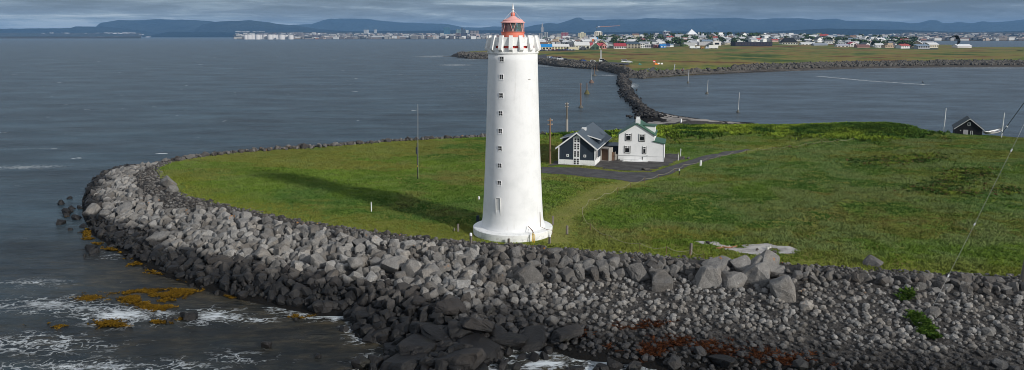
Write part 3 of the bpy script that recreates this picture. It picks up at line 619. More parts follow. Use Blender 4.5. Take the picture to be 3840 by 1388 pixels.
# ------------------------------------------------------------------ lighthouse
LH = empty('lighthouse', (TX, TY, 0), 0, 'tall tapering white lighthouse with salmon red lantern on the grassy point', 'lighthouse')
b = MB(); prof = [(3.62, 4.42), (3.46, 4.62), (3.36, 4.9), (3.27, 5.4), (3.20, 6.4), (3.13, 7.6), (2.99, 10.5), (2.84, 14.2), (2.71, 18.), (2.58, 22.2), (2.57, 22.85)]
b.lathe(prof, 96); b.build('tower', PLASTER, LH, True)
b = MB(); b.lathe([(4.24, 3.2), (4.30, 4.42), (4.22, 4.47), (3.55, 4.56)], 80); b.build('plinth', CONC_W, LH)
b = MB(); b.lathe([(2.5, 22.86), (2.66, 22.88), (2.67, 22.99), (2.6, 23.03), (2.6, 23.42), (2.2, 23.42), (2.2, 22.9)], 64); b.build('cornice', CONC_W, LH)
for i in range(16):
    a0 = math.radians(-90-4.6+22.5*i); u = Vector((math.cos(a0), math.sin(a0), 0)); tn = Vector((-u.y, u.x, 0))
    pr = [(2.36, 24.70), (2.60, 24.70), (2.94, 23.42), (2.92, 23.28), (2.58, 23.02), (2.5, 23.02), (2.42, 23.4)]
    b = MB(); b.extr([u*r-tn*.19+Vector((0, 0, z)) for r, z in pr], tn*.38); b.build('corbel', CONC_W, LH)
b = MB(); nseg = 64
b.lathe([(2.46, 23.66), (2.52, 24.50), (2.36, 24.52), (2.32, 23.66)], nseg); b.build('parapet', CONC_W, LH)
b = MB(); b.lathe([(0, 23.05), (2.2, 23.05), (2.2, 23.10), (1.22, 23.14), (1.18, 24.95), (1.23, 24.99), (1.23, 25.07), (.9, 25.07), (0., 25.07)], 48); b.build('lantern_drum', SALMON, LH)
b = MB(); b.lathe([(2.26, 23.12), (2.26, 23.75), (2.22, 23.75), (2.22, 23.12)], 40); b.build('gallery_skirt', RED, LH)
g = NT('lantern_glass'); g.b.inputs['Transmission Weight'].default_value = .9; g.b.inputs['IOR'].default_value = 1.05; LGL = g.fin((.75, .85, .85), .03, .5)
b = MB(); b.lathe([(1.10, 25.07), (1.10, 25.99)], 12, cap=False); b.build('glazing', LGL, LH)
sec = flat('red_filter_glass', (.22, .02, .03), .2, .5); sec2 = flat('green_filter_glass', (.02, .16, .14), .2, .5)
for a0, a1, m_ in ((200, 262, sec), (298, 350, sec2), (80, 150, sec)):
    b = MB(); q = [(math.cos(math.radians(a))*.98, math.sin(math.radians(a))*.98) for a in np.linspace(a0, a1, 8)]
    for (x0, y0), (x1, y1) in zip(q[:-1], q[1:]): b.add([(x0, y0, 25.08), (x1, y1, 25.08), (x1, y1, 25.97), (x0, y0, 25.97)], [(0, 1, 2, 3)])
    b.build('filter_screen', m_, LH)
b = MB(); b.lathe([(.2, 25.08), (.34, 25.25), (.46, 25.6), (.34, 25.9), (.2, 26.)], 24)
lens = flat('lens_glass', (.25, .42, .42), .08, .9, .1); lens.node_tree.nodes['Principled BSDF'].inputs['Metallic'].default_value = .5; b.build('lens', lens, LH, True)
for i in range(12):
    a0 = math.radians(-90+15+30*i); a1 = a0+math.radians(15)*(1 if i % 2 else -1)
    b = MB(); b.cyl((1.12*math.cos(a1), 1.12*math.sin(a1), 25.07), (1.12*math.cos(a0), 1.12*math.sin(a0), 25.99), .028, .028, 6); b.build('glazing_bar', PINK, LH)
for a in (-90-80, -90+80, -90+172, -90-150, -90+100): b = MB(); t_ = math.radians(a); b.cyl((1.14*math.cos(t_), 1.14*math.sin(t_), 25.07), (1.14*math.cos(t_), 1.14*math.sin(t_), 25.99), .035, .04, 6); b.build('glazing_bar', PINK, LH)
b = MB(); b.lathe([(1.08, 25.97), (1.27, 25.97), (1.27, 26.01), (1.04, 26.17), (1.04, 26.27), (.98, 26.28), (.70, 26.37), (.45, 26.50), (.26, 26.63), (.2, 26.65)], 40); b.build('lantern_roof', PINK, LH)
b = MB(); b.lathe([(.14, 26.63), (.20, 26.70), (.235, 26.83), (.20, 26.97), (.10, 27.03)], 24); b.build('ventilator_ball', SALMON, LH, True)
b = MB(); b.cyl((0, -.28, 26.5), (0, -.2, 27.06), .025, .025, 6); b.lathe([(.09, 27.03), (.11, 27.3), (.17, 27.34), (.17, 27.38), (.1, 27.4), (.08, 27.62), (.03, 27.9), (.02, 27.99)], 12); b.build('spire', WHITE, LH)
for sx in (-1, 1): b = MB(); b.cyl((sx*.08, 0, 27.2), (sx*.92, -.15, 26.25), .014, .014, 4); b.build('stay_wire', WHITE, LH)
def lhpt(px, py):   # point on tower wall facing the camera
    r = 3.
    for _ in range(12):
        d = ray(px, py); ox, oy = -TX, -TY
        A_ = d[0]**2+d[1]**2; B_ = 2*(ox*d[0]+oy*d[1]); C_ = ox*ox+oy*oy-r*r; D_ = max(B_*B_-4*A_*C_, 0)
        t = (-B_-math.sqrt(D_))/(2*A_); x, y, z = d[0]*t, d[1]*t, CZ+d[2]*t; r = np.interp(z, [p[1] for p in prof], [p[0] for p in prof])
    return Vector((x-TX, y-TY, z)), r
def frame_at(px, py):
    p, r = lhpt(px, py); a = math.atan2(p.y, p.x); return Matrix.Translation(p) @ Matrix.Rotation(a+math.pi/2, 4, 'Z') @ Matrix.Rotation(math.radians(2.5), 4, 'X')
for i, (a_, b_) in enumerate([(1882, 222), (1880.5, 289), (1879, 359), (1877.5, 426), (1876, 492), (1875, 557.5), (1874, 622), (1872.5, 687)]):
    M_ = frame_at(a_, b_); f = MB(); w, h, t = .235, .27, .032
    for bx_ in ((-w, -w+t*1.2, -h, h), (w-t*1.2, w, -h, h), (-w+t*1.2, w-t*1.2, h-t, h), (-w+t*1.2, w-t*1.2, -h, -h+t), (-t*.5, t*.5, -h+t, h-t), (-w+t*1.2, -t*.5, -t*.45, t*.45), (t*.5, w-t*1.2, -t*.45, t*.45)):
        f.box(bx_[0], bx_[1], -.025, .03, bx_[2], bx_[3], 0, M_)
    fo_ = f.build('window', WHITE, LH); f = MB(); f.box(-w+.03, w-.03, -.012, .02, -h+.03, h-.03, 0, M_); f.build('pane', GLASSD, fo_)
    f = MB(); f.box(-w-.02, w+.02, -.05, .0, -h-.05, -h-.005, 0, M_); f.build('sill', WHITE, fo_)
Mt = frame_at(1868.5, 783); f = MB(); w, h = .25, 1.14
for bx_ in ((-w-.05, -w, -h, h), (w, w+.05, -h, h), (-w, w, h, h+.05)): f.box(bx_[0], bx_[1], -.06, .05, bx_[2], bx_[3], 0, Mt)
f.box(-w, w, -.012, .02, -h, h, 0, Mt); f.build('blind_door', flat('painted_panel', (.66, .66, .64), .7, .2), LH)
Mt = frame_at(1985, 297); f = MB(); f.box(-.13, .13, -.06, .02, -.03, .03, 0, Mt); f.build('vent_slot', CONC, LH)
p, r = lhpt(1980, 860); q = Vector(P(1998, 878, 4.55))-Vector((TX, TY, 0)); b = MB()
b.tube([p+Vector((0, -.1, .35)), q+Vector((0, 0, .35)), q+Vector((0, 0, 0))], .035, 6, 0); b.tube([p+Vector((.25, -.15, .1)), q+Vector((.12, 0, .1))], .03, 6, 0)
b.build('handrail', RUST, LH); q2 = Vector(P(2002, 886, 4.3))-Vector((TX, TY, 0)); b = MB(); b.tube([(q2.x, -4.36, 4.62), (q2.x, -4.36, 3.65)], .06, 8); b.tube([(q2.x-.12, -4.3, 4.66), (q2.x, -4.36, 4.62)], .06, 8); b.tube([(q2.x-.16, -4.1, 4.63), (q2.x-.16, -4.42, 4.35), (q2.x-.16, -4.42, 3.8)], .04, 8); b.build('drain_pipe', YELLOW, LH)
p1, _ = lhpt(2025, 815); p2, _ = lhpt(2028, 850); b = MB(); b.tube([p1+Vector((0, -.04, .6)), p2+Vector((0, -.06, 0)), (p2.x+.6, p2.y-.6, 4.6), (p2.x+1.15, p2.y-.7, 4.56), (p2.x+1.28, p2.y-.75, 4.0)], .025, 5); b.build('cable', RUST, LH)

# ------------------------------------------------------------------ posts, poles, rope
def post(px, py, h, r=.09, mat=None, label='', name='fence_post', cat='post', cap=None, z=3.8, square=True):
    for _ in range(4): x, y, z = P(px, py, z); z = float(H(x, y))
    o = empty(name, (x, y, z), rng.uniform(0, 1), label, cat); b = MB()
    if square: b.extr([(-r, -r, -.1), (r, -r, -.1), (r, r, -.1), (-r, r, -.1)], (r*.1, 0, h+.1)); b.box(-r*.75, r*.95, -r*.8, r*.8, h-.002, h+.04)
    else: b.cyl((0, 0, -.1), (0, 0, h), r, r*.85, 10)
    b.build('shaft', mat or WOODG, o)
    if cap: b = MB(); b.lathe([(r*1.2, h-.18), (r*1.35, h-.15), (r*1.3, h+.08), (r*.6, h+.14)], 12); b.build('cap', cap, o)
    return o
post(1718, 870, .85, .09, label='square grey wooden post left of the lighthouse foot, standing in grass')
post(1704, 868, .35, .07, label='short leaning stub beside the wooden post left of the lighthouse')
post(1766, 912, .95, .1, label='wooden post with white top directly at the left front of the lighthouse foot', cap=WHITE)
post(1908, 914, .5, .1, label='short dark post in front of the lighthouse foot')
post(2061, 916, .95, .1, label='wooden post with pale top right of the yellow pipe', cap=WHITE)
post(2073, 843, .95, .1, label='grey wooden post behind the right edge of the lighthouse foot')
post(2126, 880, .95, .1, label='weathered post on the mown ground right of the lighthouse')
post(1792, 832, .7, .13, DKWOOD, 'dark blue grey stub post behind the left of the lighthouse foot')
post(1393, 796, 1.25, .06, WHITE, 'thin pale post standing alone in the grass left of the lighthouse', square=False)
post(1796, 752, .4, .09, METAL, 'small pale bent pipe in the grass beside the lighthouse', 'vent_pipe', 'pipe', WHITE, square=False)
post(2590, 957, 1.15, .1, label='grey post at the grass edge left of the pale sand patch')
post(2627, 622, .9, .11, WHITE, 'pale blue white bollard in grass beside the gravel path', 'bollard', 'bollard', square=True)
post(2547, 656, .8, .07, BLACKP, 'black marker post with white top beside the path rope', 'marker_post', 'post', WHITE, square=False)
post(2543, 602, 1.2, .055, WHITE, 'front white post lamp at the right end of the yard', 'post_lamp', 'lamp', CONC, square=False)
post(2552, 586, 1.2, .055, WHITE, 'rear white post lamp at the right end of the yard', 'post_lamp', 'lamp', WHITE, square=False)
post(3562, 496, 2., .06, WHITE, 'short thin white stake between the flagpole and the black boathouse', 'stake', 'stake', square=False)
post(2553, 458, 1., .2, WHITE, 'small white marker standing at the edge of the sandy beach', 'marker_post', 'post')
def pole(px0, py0, px1, py1, z0, r0, r1, mat, name, cat, label, group=None, arms=0, foot=None, two=None, lean=True):
    x, y, z = P(px0, py0, z0); tx, ty, tz = PY(px1, py1, y); o = empty(name, (x, y, z), 0, label, cat, group)
    T1 = Vector((tx-x, 0, tz-z)); b = MB(); 
    if two is None: b.cyl((0, 0, -.5), T1, r0, r1, 10); b.build('shaft', mat, o)
    else:
        b.cyl((0, 0, -.5), T1*.45, r0*1.3, r0*1.2, 10); b.build('lower_shaft', CONC, o); b = MB(); b.cyl(T1*.45, T1, r0, r1, 10); b.build('shaft', mat, o)
    for k in range(arms):
        h = T1*(1-.055-.09*k); b = MB(); b.box(-.42, .42, -.06, .06, -.06, .06, 0, Matrix.Translation(h)); ar = b.build('crossarm', RUST if mat is not METAL else mat, o)
        for sx in (-.36, -.18, .18, .36): b = MB(); b.lathe([(.04, .06), (.05, .12), (.02, .17)], 6, (h.x+sx, h.y, h.z)); b.build('insulator', WHITE, ar)
    if foot: b = MB(); b.lathe([(foot[0], -.6), (foot[0]*.9, .25), (foot[0]*.35, foot[1])], 10); b.build('footing', foot[2] if len(foot) > 2 else flat('wet_concrete', (.12, .115, .10), .8), o)
    return o
pole(1567, 676, 1567, 391, 3.8, .045, .03, METAL, 'flagpole', 'flagpole', 'slender bare pole standing in the meadow left of the lighthouse')
ofl = S.collection.objects['flagpole']; b = MB(); b.cyl((0, 0, 0), (0, 0, 5.5), .062, .062, 8); b.build('lower_shaft', BLACKP, ofl); b = MB(); b.cyl((0, 0, 2.), (0, 0, 2.2), .075, .075, 8); b.build('band', YELLOW, ofl); b = MB(); b.box(-.2, -.06, -.1, .1, 3.9, 4.9); b.build('cleat_box', DKWOOD, ofl)
pole(3538, 502, 3548, 406, 3.8, .11, .06, WHITE, 'flagpole', 'flagpole', 'white flagpole left of the black boathouse')
pole(3754, 525, 3767, 423, 3.8, .11, .06, WHITE, 'flagpole', 'flagpole', 'white flagpole right of the black boathouse')
pole(2063, 614, 2063, 443, 3.8, .17, .12, RUST, 'utility_pole', 'utility pole', 'brown wooden utility pole with crossarms beside the dark house', 'utility poles', 2)
pole(2126, 499, 2126, 384, 3.8, .22, .14, WOODG, 'utility_pole', 'utility pole', 'grey utility pole behind the dark house on the far shore', 'utility poles', 2, two=1)
pole(2178, 404, 2178, 311, 0, .22, .15, RUST, 'utility_pole', 'utility pole', 'utility pole standing in the sea on a square footing, nearest of those in the water', 'utility poles', 1, (.9, .8))
pole(2201, 353, 2201, 312, 0, .2, .15, RUST, 'utility_pole', 'utility pole', 'short utility pole in the sea on a mossy cone footing', 'utility poles', 0, (1.3, 1.7, flat('mossy_concrete', (.12, .11, .05), .9)))
pole(2218, 311, 2220, 254, 0, .17, .13, METAL, 'utility_pole', 'utility pole', 'pale topped utility pole in the sea on a reddish footing', 'utility poles', 0, (1.5, 1.6, flat('rusty_concrete', (.16, .11, .09), .9)))
pole(2229, 285, 2230, 252, 0, .17, .13, RUST, 'utility_pole', 'utility pole', 'thin dark utility pole in the sea just off the far riprap', 'utility poles', 0, (1.5, 1.1))
pole(2238, 267, 2238, 240, 0, .17, .13, RUST, 'utility_pole', 'utility pole', 'farthest utility pole in the sea by the far riprap', 'utility poles', 0, (1.5, 1.1))
pole(2580, 312, 2583, 264, 0, .16, .13, METAL, 'lagoon_pole', 'pole', 'white pole standing in the lagoon, farthest of the three', 'poles in the lagoon', 0, (.8, 1.))
pole(2651, 353, 2655, 300, 0, .15, .12, METAL, 'lagoon_pole', 'pole', 'white pole standing in the lagoon, middle of the three', 'poles in the lagoon', 0, (.8, 1.))
pole(2767, 422, 2773, 347, 0, .13, .10, METAL, 'lagoon_pole', 'pole', 'white pole standing in the lagoon, nearest and tallest of the three', 'poles in the lagoon', 0, (.6, .8))
pole(2529, 279, 2530, 240, .5, .3, .25, METAL, 'beach_pole', 'pole', 'pale pole with a crossarm on the far dark beach right of the causeway', None, 1)
pole(2251, 232, 2252, 186, 3, .35, .2, METAL, 'lamp_mast', 'mast', 'tall thin mast on the far grass, left of a pair', 'pair of thin masts')
pole(2255, 230, 2256, 188, 3, .35, .2, METAL, 'lamp_mast', 'mast', 'tall thin mast on the far grass, right of a pair', 'pair of thin masts')
# heavy post at the right edge of the frame, with guy wires
x, y, z = P(3826, 1092, 3.0); o = empty('mast_post', (x, y, z), 0, 'thick grey wooden post at the right edge of the picture', 'post'); b = MB(); b.cyl((0, 0, -.6), (.3, 0, 3.4), .28, .24, 14); b.build('shaft', WOODG, o); b = MB(); b.lathe([(.30, 3.2), (.31, 3.38), (.1, 3.44)], 14, (.29, 0, 0)); b.build('cap', METAL, o)
o = empty('guy_wire', (0, 0, 0), 0, 'long thin wire sloping down from the upper right edge to the cobbles', 'wire')
A_ = Vector(P(3490, 1165, 2.4)); B_ = Vector(PY(3815, 519, 66)); C_ = Vector(PY(3842, 462, 67)); b = MB(); b.tube([A_, A_.lerp(B_, .5)+Vector((0, 0, -.1)), B_, C_], .009, 5); b.build('cable', flat('thin_grey_wire', (.4, .41, .41), .6), o)
for (a_, b_, t_) in ((3803, 549, .93), (3652, 852, .5), (3556, 1036, .2)): p = A_.lerp(B_, t_)+Vector((0, 0, -.1*(1-abs(2*t_-1)))); b = MB(); b.cyl(p-Vector((.04, 0, .1)), p+Vector((.04, 0, .1)), .06, .06, 8); b.build('insulator', WHITE, o)
o = empty('guy_wire', (0, 0, 0), 0, 'short dark wire crossing the water at the upper right edge', 'wire'); A_ = Vector(PY(3757, 500, 110)); B_ = Vector(PY(3850, 372, 100)); b = MB(); b.cyl(A_, B_, .04, .04, 5); b.build('cable', BLACKP, o); p = A_.lerp(B_, .22); b = MB(); b.cyl(p-Vector((.05, 0, .1)), p+Vector((.05, 0, .1)), .12, .12, 8); b.build('insulator', WHITE, o)
def rope(name, tops, hgt, label):
    o = empty(name, (0, 0, 0), 0, label, 'rope fence'); W_ = []
    for a_, b_ in tops:
        zz_ = 3.8
        for _ in range(4): x, y, _z = P(a_, b_, zz_+hgt); zz_ = float(H(x, y))
        W_.append(Vector((x, y, zz_+hgt)))
    pts = []
    for i, w in enumerate(W_):
        b = MB(); b.cyl(w-Vector((0, 0, hgt+.1)), w+Vector((0, 0, .03)), .025, .025, 6); b.build('stake', RUST, o)
        if i: 
            for k in range(6): t_ = k/6; p = W_[i-1].lerp(w, t_); p.z -= .9*hgt*t_*(1-t_)*2; pts.append(p)
    pts.append(W_[-1]); b = MB(); b.tube(pts, .018, 5); b.build('rope', ROPE, o)
rope('rope_fence', [(2655,592),(2565,617),(2530,631),(2470,654),(2417,667),(2364,685),(2315,704),(2269,724),(2209,749),(2184,776),(2186,807),(2215,840),(2284,882),(2400,912),(2500,925),(2590,936),(2640,950)], .75, 'low rope fence on thin stakes along the footpath to the lighthouse')
rope('rope_fence', [(2655,591),(2700,581),(2745,572),(2800,562),(2840,556),(2898,552),(2960,545),(3020,538),(3080,530),(3140,523),(3200,518)], .75, 'rope fence running along the meadow toward the leafy mound')
# ------------------------------------------------------------------ house kit
def local(name, a, b, z, label, cat, group=None):
    """Empty at the front-left base corner a, x axis pointing at b (world xy)"""
    return empty(name, (a[0], a[1], z), math.atan2(b[1]-a[1], b[0]-a[0]), label, cat, group)
def gable_walls(o, w, d, he, ha, mat, z0=0, name='wall', y0=0, he2=None):
    he2 = he if he2 is None else he2
    b = MB(); b.extr([(0, y0, z0), (w, y0, z0), (w, y0, he2), (w/2, y0, ha), (0, y0, he)], (0, d, 0)); return b.build(name, mat, o)
def gable_roof(o, w, d, he, ha, mat, ov=.3, th=.12, y0=0, name='roof'):
    s = (ha-he)/(w/2); r = None; b = MB()
    for sx in (0, 1):
        f = (lambda x: x) if not sx else (lambda x: w-x)
        b.extr([(f(-ov), y0-ov, he-ov*s+.02), (f(w/2), y0-ov, ha+.02), (f(w/2), y0-ov, ha+th+.02), (f(-ov), y0-ov, he-ov*s+th+.02)], (0, d+2*ov, 0))
    return b.build(name, mat, o)
def win(o, x, z, w, h, fm, bars=(), y=0., outer=None, name='window', M=None, t=.07):
    b = MB(); M = M or Matrix.Translation((x, y, z))
    b.box(-w/2, w/2, -.06, .02, h/2-t, h/2, 0, M); b.box(-w/2, w/2, -.06, .02, -h/2, -h/2+t, 0, M); b.box(-w/2, -w/2+t, -.06, .02, -h/2+t, h/2-t, 0, M); b.box(w/2-t, w/2, -.06, .02, -h/2+t, h/2-t, 0, M)
    for (x0, x1, z0, z1) in bars: b.box(x0, x1, -.055, .02, z0, z1, 0, M)
    f = b.build(name, fm, o); b = MB(); b.box(-w/2+t*.5, w/2-t*.5, -.02, .01, -h/2+t*.5, h/2-t*.5, 0, M); b.build('pane', GLASSD, f)
    if outer:
        b = MB(); e = .09
        b.box(-w/2-e, -w/2-.002, -.07, .01, -h/2-e, h/2+e*.3, 0, M); b.box(w/2+.002, w/2+e, -.07, .01, -h/2-e, h/2+e*.3, 0, M); b.box(-w/2, w/2, -.09, .01, -h/2-e, -h/2-.003, 0, M); b.build('surround', outer, f)
    return f
# white house
a = P(2318, 601.5, 3.8); c = (a[0]+7.5*math.cos(math.radians(-13)), a[1]+7.5*math.sin(math.radians(-13)), 3.8); WHs = local('white_house', a, c, 3.8, 'white two storey house with green roof and white chimney', 'house')
Wd = 5.95; he, ha, dp = 4.45, 6.25, 7.2
gable_walls(WHs, Wd, dp, he, ha, PLASTER, -.3)
gable_roof(WHs, Wd, dp, he, ha, GREENR, .22, .12)
b = MB(); b.extr([(Wd+.003, .0, -.3), (Wd+1.62, .0, -.3), (Wd+1.62, .0, 3.0), (Wd+.003, .0, 3.35)], (0, dp*.8, 0)); b.build('lean_to', PLASTER, WHs)
b = MB(); b.extr([(Wd-.15, -.2, 3.42), (Wd+1.8, -.2, 3.02), (Wd+1.8, -.2, 3.14), (Wd-.15, -.2, 3.54)], (0, dp*.8+.3, 0)); b.build('lean_to_roof', GREENR, WHs)
ch = MB(); ch.box(Wd/2-.3, Wd/2+.45, 1.2, 1.9, 5.7, 7.0); ch.box(Wd/2-.2, Wd/2+.35, 1.28, 1.82, 7.0, 7.35); chm = ch.build('chimney', WHITE, WHs)
b = MB(); b.cyl((Wd/2+.1, 1.5, 7.35), (Wd/2+.1, 1.5, 8.2), .05, .05, 6); b.build('flue', BLACKP, chm)
for (x, z, w, h) in ((1.62, 4.05, .88, 1.15), (3.88, 4.02, .88, 1.15), (1.50, 1.95, .88, 1.15), (4.35, 1.92, .5, 1.15)):
    br_ = [(-w/2+.07, w/2-.07, h/2-.36, h/2-.28)]+([(-.05, .05, h/2-.28, h/2-.07)] if w > .6 else [])
    win(WHs, x, z, w, h, WHITE, br_, 0, BLACKP)
b = MB(); b.extr([(Wd-2.2, 2.2, he+.5), (Wd-.05, 2.2, he+.0), (Wd-.05, 2.2, he+1.25), (Wd-2.2, 2.2, he+1.35)], (0, 2.6, 0)); dm = b.build('dormer', PLASTER, WHs)
b = MB(); b.extr([(Wd-2.5, 2.0, he+1.40), (Wd+.2, 2.0, he+1.27), (Wd+.2, 2.0, he+1.37), (Wd-2.5, 2.0, he+1.5)], (0, 3., 0)); b.build('dormer_roof', GREENR, dm)
b = MB()
for x_ in (.9, 2.9, 4.9): b.cyl((x_, -1.0, -.05), (x_, -1.0, 1.05), .03, .03, 6)
b.cyl((-.1, -1.0, 1.05), (4.9, -1.0, 1.05), .03, .03, 6); b.cyl((4.9, -1.0, 1.05), (4.9, -.05, 1.05), .03, .03, 6); b.build('handrail', METAL, WHs)
b = MB(); b.box(.8, 5.0, -1.1, -.003, -.2, .06); b.build('terrace', CONC_W, WHs)
b = MB(); b.box(4.0, 4.12, -.04, .0, .25, .75); b.build('vent_slot', BLACKP, WHs)
b = MB(); b.cyl((Wd+1.66, -.03, -.1), (Wd+1.66, -.03, 3.), .05, .05, 6); b.build('drainpipe', WHITE, WHs)
b = MB(); b.box(-.03, Wd+1.6, -.025, -.002, .82, .86); b.build('cable_line', METAL, WHs)
# dark house
a, c = P(2095, 616, 3.8), P(2231, 622, 3.8); DH = local('dark_house', a, c, 3.8, 'dark slate clad house with tall white gridded window and metal roof', 'house')
Wd, he, ha, dp = 6.0, 3.0, 5.3, 15.
gable_walls(DH, Wd, dp, he, ha, DKWOOD, .85); gable_roof(DH, Wd, dp, he, ha, SLATE, .45, .12)
b = MB(); b.box(-.06, Wd+.06, -.06, dp, -.3, .85); b.build('base_wall', CONC_W, DH)
s = (ha-he)/(Wd/2); 
for sx in (0, 1):
    f = (lambda x: x) if not sx else (lambda x: Wd-x)
    b = MB(); b.extr([(f(-.47), -.50, he-.47*s-.12), (f(Wd/2), -.50, ha-.10), (f(Wd/2), -.50, ha+.17), (f(-.47), -.50, he-.47*s+.17)], (0, .045, 0)); b.build('bargeboard', WHITE, DH)
    b = MB(); b.box(f(0)-.09, f(0)+.09, -.1, .1, .86, he-.1); b.build('corner_board', WHITE, DH)
b = MB(); b.box(Wd+.40, Wd+.52, -.45, dp+.45, he-.47*s, he-.47*s+.12); b.build('gutter', WHITE, DH)
b = MB(); x0 = Wd/2-.02; hw = .55
b.extr([(x0-hw, -.03, .84), (x0+hw, -.03, .84), (x0+hw, -.03, 4.55), (x0, -.03, 4.95), (x0-hw, -.03, 4.55)], (0, .05, 0)); tf = b.build('tall_window', WHITE, DH)
b = MB(); b.box(x0-hw+.06, x0+hw-.06, -.09, .0, -.12, .84); b.build('door', WHITE, DH); 
for sx in (-.25, .25):
    for z_ in (.15, .48, .81, 1.38, 1.71, 2.04, 2.62, 2.95, 3.28, 3.8, 4.13): b = MB(); b.box(x0+sx-.14, x0+sx+.14, -.105 if z_ < .9 else -.045, -.031, z_-.01, z_+.25); b.build('pane', GLASSD, tf)
for x_ in (1.5, 4.35): win(DH, x_, 1.55, .42, .42, WHITE, (), 0, None, t=.1)
for side in (0, 1):
    f = (lambda x: x) if not side else (lambda x: Wd-x)
    b = MB(); b.extr([(f(.25), 3.5, he), (f(1.9), 3.5, he+1.2), (f(1.7), 3.5, he+1.35), (f(-.15), 3.5, he+.85), (f(-.15), 3.5, he)], (0, 4.2, 0)); dm = b.build('dormer', DKWOOD, DH)
    b = MB(); b.extr([(f(2.), 3.2, he+1.52), (f(-.45), 3.2, he+.83), (f(-.45), 3.2, he+.93), (f(2.), 3.2, he+1.62)], (0, 4.8, 0)); b.build('dormer_roof', SLATE, dm)
    b = MB(); b.extr([(f(2.), 3.12, he+1.46), (f(-.5), 3.12, he+.76), (f(-.5), 3.12, he+.92), (f(2.), 3.12, he+1.63)], (0, .06, 0)); b.build('dormer_trim', WHITE, dm)
b = MB(); b.box(Wd/2-.2, Wd/2+.5, 5.2, 5.9, ha-.3, ha+.26); b.build('roof_vent', WHITE, DH)
for y_ in (1.2, 2.2): b = MB(); b.box(Wd+.0, Wd+.05, y_, y_+.7, .95, 2.3); f_ = b.build('side_window', WHITE, DH); b = MB(); b.box(Wd+.04, Wd+.06, y_+.1, y_+.6, 1.1, 2.2); b.build('pane', GLASSD, f_)
# connecting shed and enclosures
a, c = P(2262, 574, 3.8), P(2330, 580, 3.8); SHD = local('connecting_shed', (14.9, 133.8), (19.4, 133.0), 3.8, 'low dark flat roofed shed joining the dark house and the white house', 'shed')
b = MB(); b.box(0, 4.2, 0, 4, -.2, 2.1); b.build('wall', DKWOOD, SHD); b = MB(); b.extr([(-.1, -.2, 2.1), (4.3, -.2, 2.1), (4.3, -.2, 2.22), (-.1, -.2, 2.22)], (0, 4.4, 0)); b.build('roof', SLATE, SHD)
ENC = local('bin_shelter', P(2250, 603, 3.8), P(2283, 606, 3.8), 3.8, 'pale concrete framed bin shelter with brown slatted front', 'shelter')
b = MB(); b.box(0, .16, 0, 1.6, -.1, 2.05); b.box(1.46, 1.62, 0, 1.6, -.1, 2.05); b.box(0, 1.62, 0, 1.6, 2.053, 2.25); b.box(.0, 1.62, -.1, -.003, -.1, .12); b.build('frame', CONC, ENC); b = MB(); b.box(.163, 1.457, .3, .36, 0, 2.05); b.build('slatted_door', BROWNP, ENC)
FP = local('garden_fence', P(2284, 602, 3.8), P(2304, 603, 3.8), 3.8, 'brown wooden fence panel in a pale frame between shelter and white house', 'fence panel')
b = MB(); b.box(0, .95, 0, .06, 0, 1.45); b.build('panel', BROWNP, FP); b = MB(); b.box(.952, 1.08, -.03, .1, -.1, 1.55); b.build('frame', CONC, FP)
FP = local('concrete_wall', P(2305, 601, 3.8), P(2317, 601, 3.8), 3.8, 'short low grey wall beside the left corner of the white house', 'wall'); b = MB(); b.box(0, .55, 0, .15, -.1, 1.0); b.box(-.02, .57, -.02, .17, 1.003, 1.06); b.build('slab', CONC, FP)
for (a_, b_, r, l) in ((2419, 636, .42, 'rounded grey boulder in front of the white house on the gravel yard'), (2557, 596, .4, 'dark boulder by the post lamps at the right of the yard'), (2580, 594, .3, 'smaller dark stone right of the boulder by the post lamps'), (2320, 603, .22, 'dark stone at the left corner of the white house')):
    x, y, z = P(a_, b_, 3.9); rock_obj(x, y, z, r*1.2, .35, int(a_) % 14, l, None, sc=(1.2, 1, .85))
# black boathouse
a, c = P(3580, 507, 3.8), P(3682, 512, 3.8); BH = local('boathouse', a, c, 3.75, 'black tarred boathouse with white trimmed gable and pale door', 'boathouse')
Wd = math.dist(a[:2], c[:2]); he, ha, dp = 1.55, 3.55, 7.5
gable_walls(BH, Wd, dp, he, ha, BLACKW, -.3); gable_roof(BH, Wd, dp, he, ha, DKROOF, .3, .1); s = (ha-he)/(Wd/2)
for sx in (0, 1):
    f = (lambda x: x) if not sx else (lambda x: Wd-x); b = MB(); b.extr([(f(-.32), -.34, he-.32*s-.02), (f(Wd/2), -.34, ha+.02), (f(Wd/2), -.34, ha+.14), (f(-.32), -.34, he-.32*s+.1)], (0, .035, 0)); b.build('bargeboard', WHITE, BH)
b = MB(); b.box(1.5, 2.4, -.05, .0, -.1, 1.3); b.build('door', flat('lilac_grey_paint', (.42, .40, .42), .7), BH)
win(BH, 2.45, 2.55, .55, .6, WHITE, ((-.02, .02, -.2, .2),)); win(BH, 3.05, .65, .45, .95, WHITE, ((-.18, .18, -.02, .02),))
for y_ in (.4, 3.2, 4.2, 5.4): b = MB(); b.box(Wd, Wd+.05, y_, y_+.35, .3, 1.2); f_ = b.build('side_window', WHITE, BH)
b = MB(); b.cyl((1.0, -.15, 1.1), (1.0, .0, 1.15), .08, .08, 8); b.build('wall_lamp', WHITE, BH)
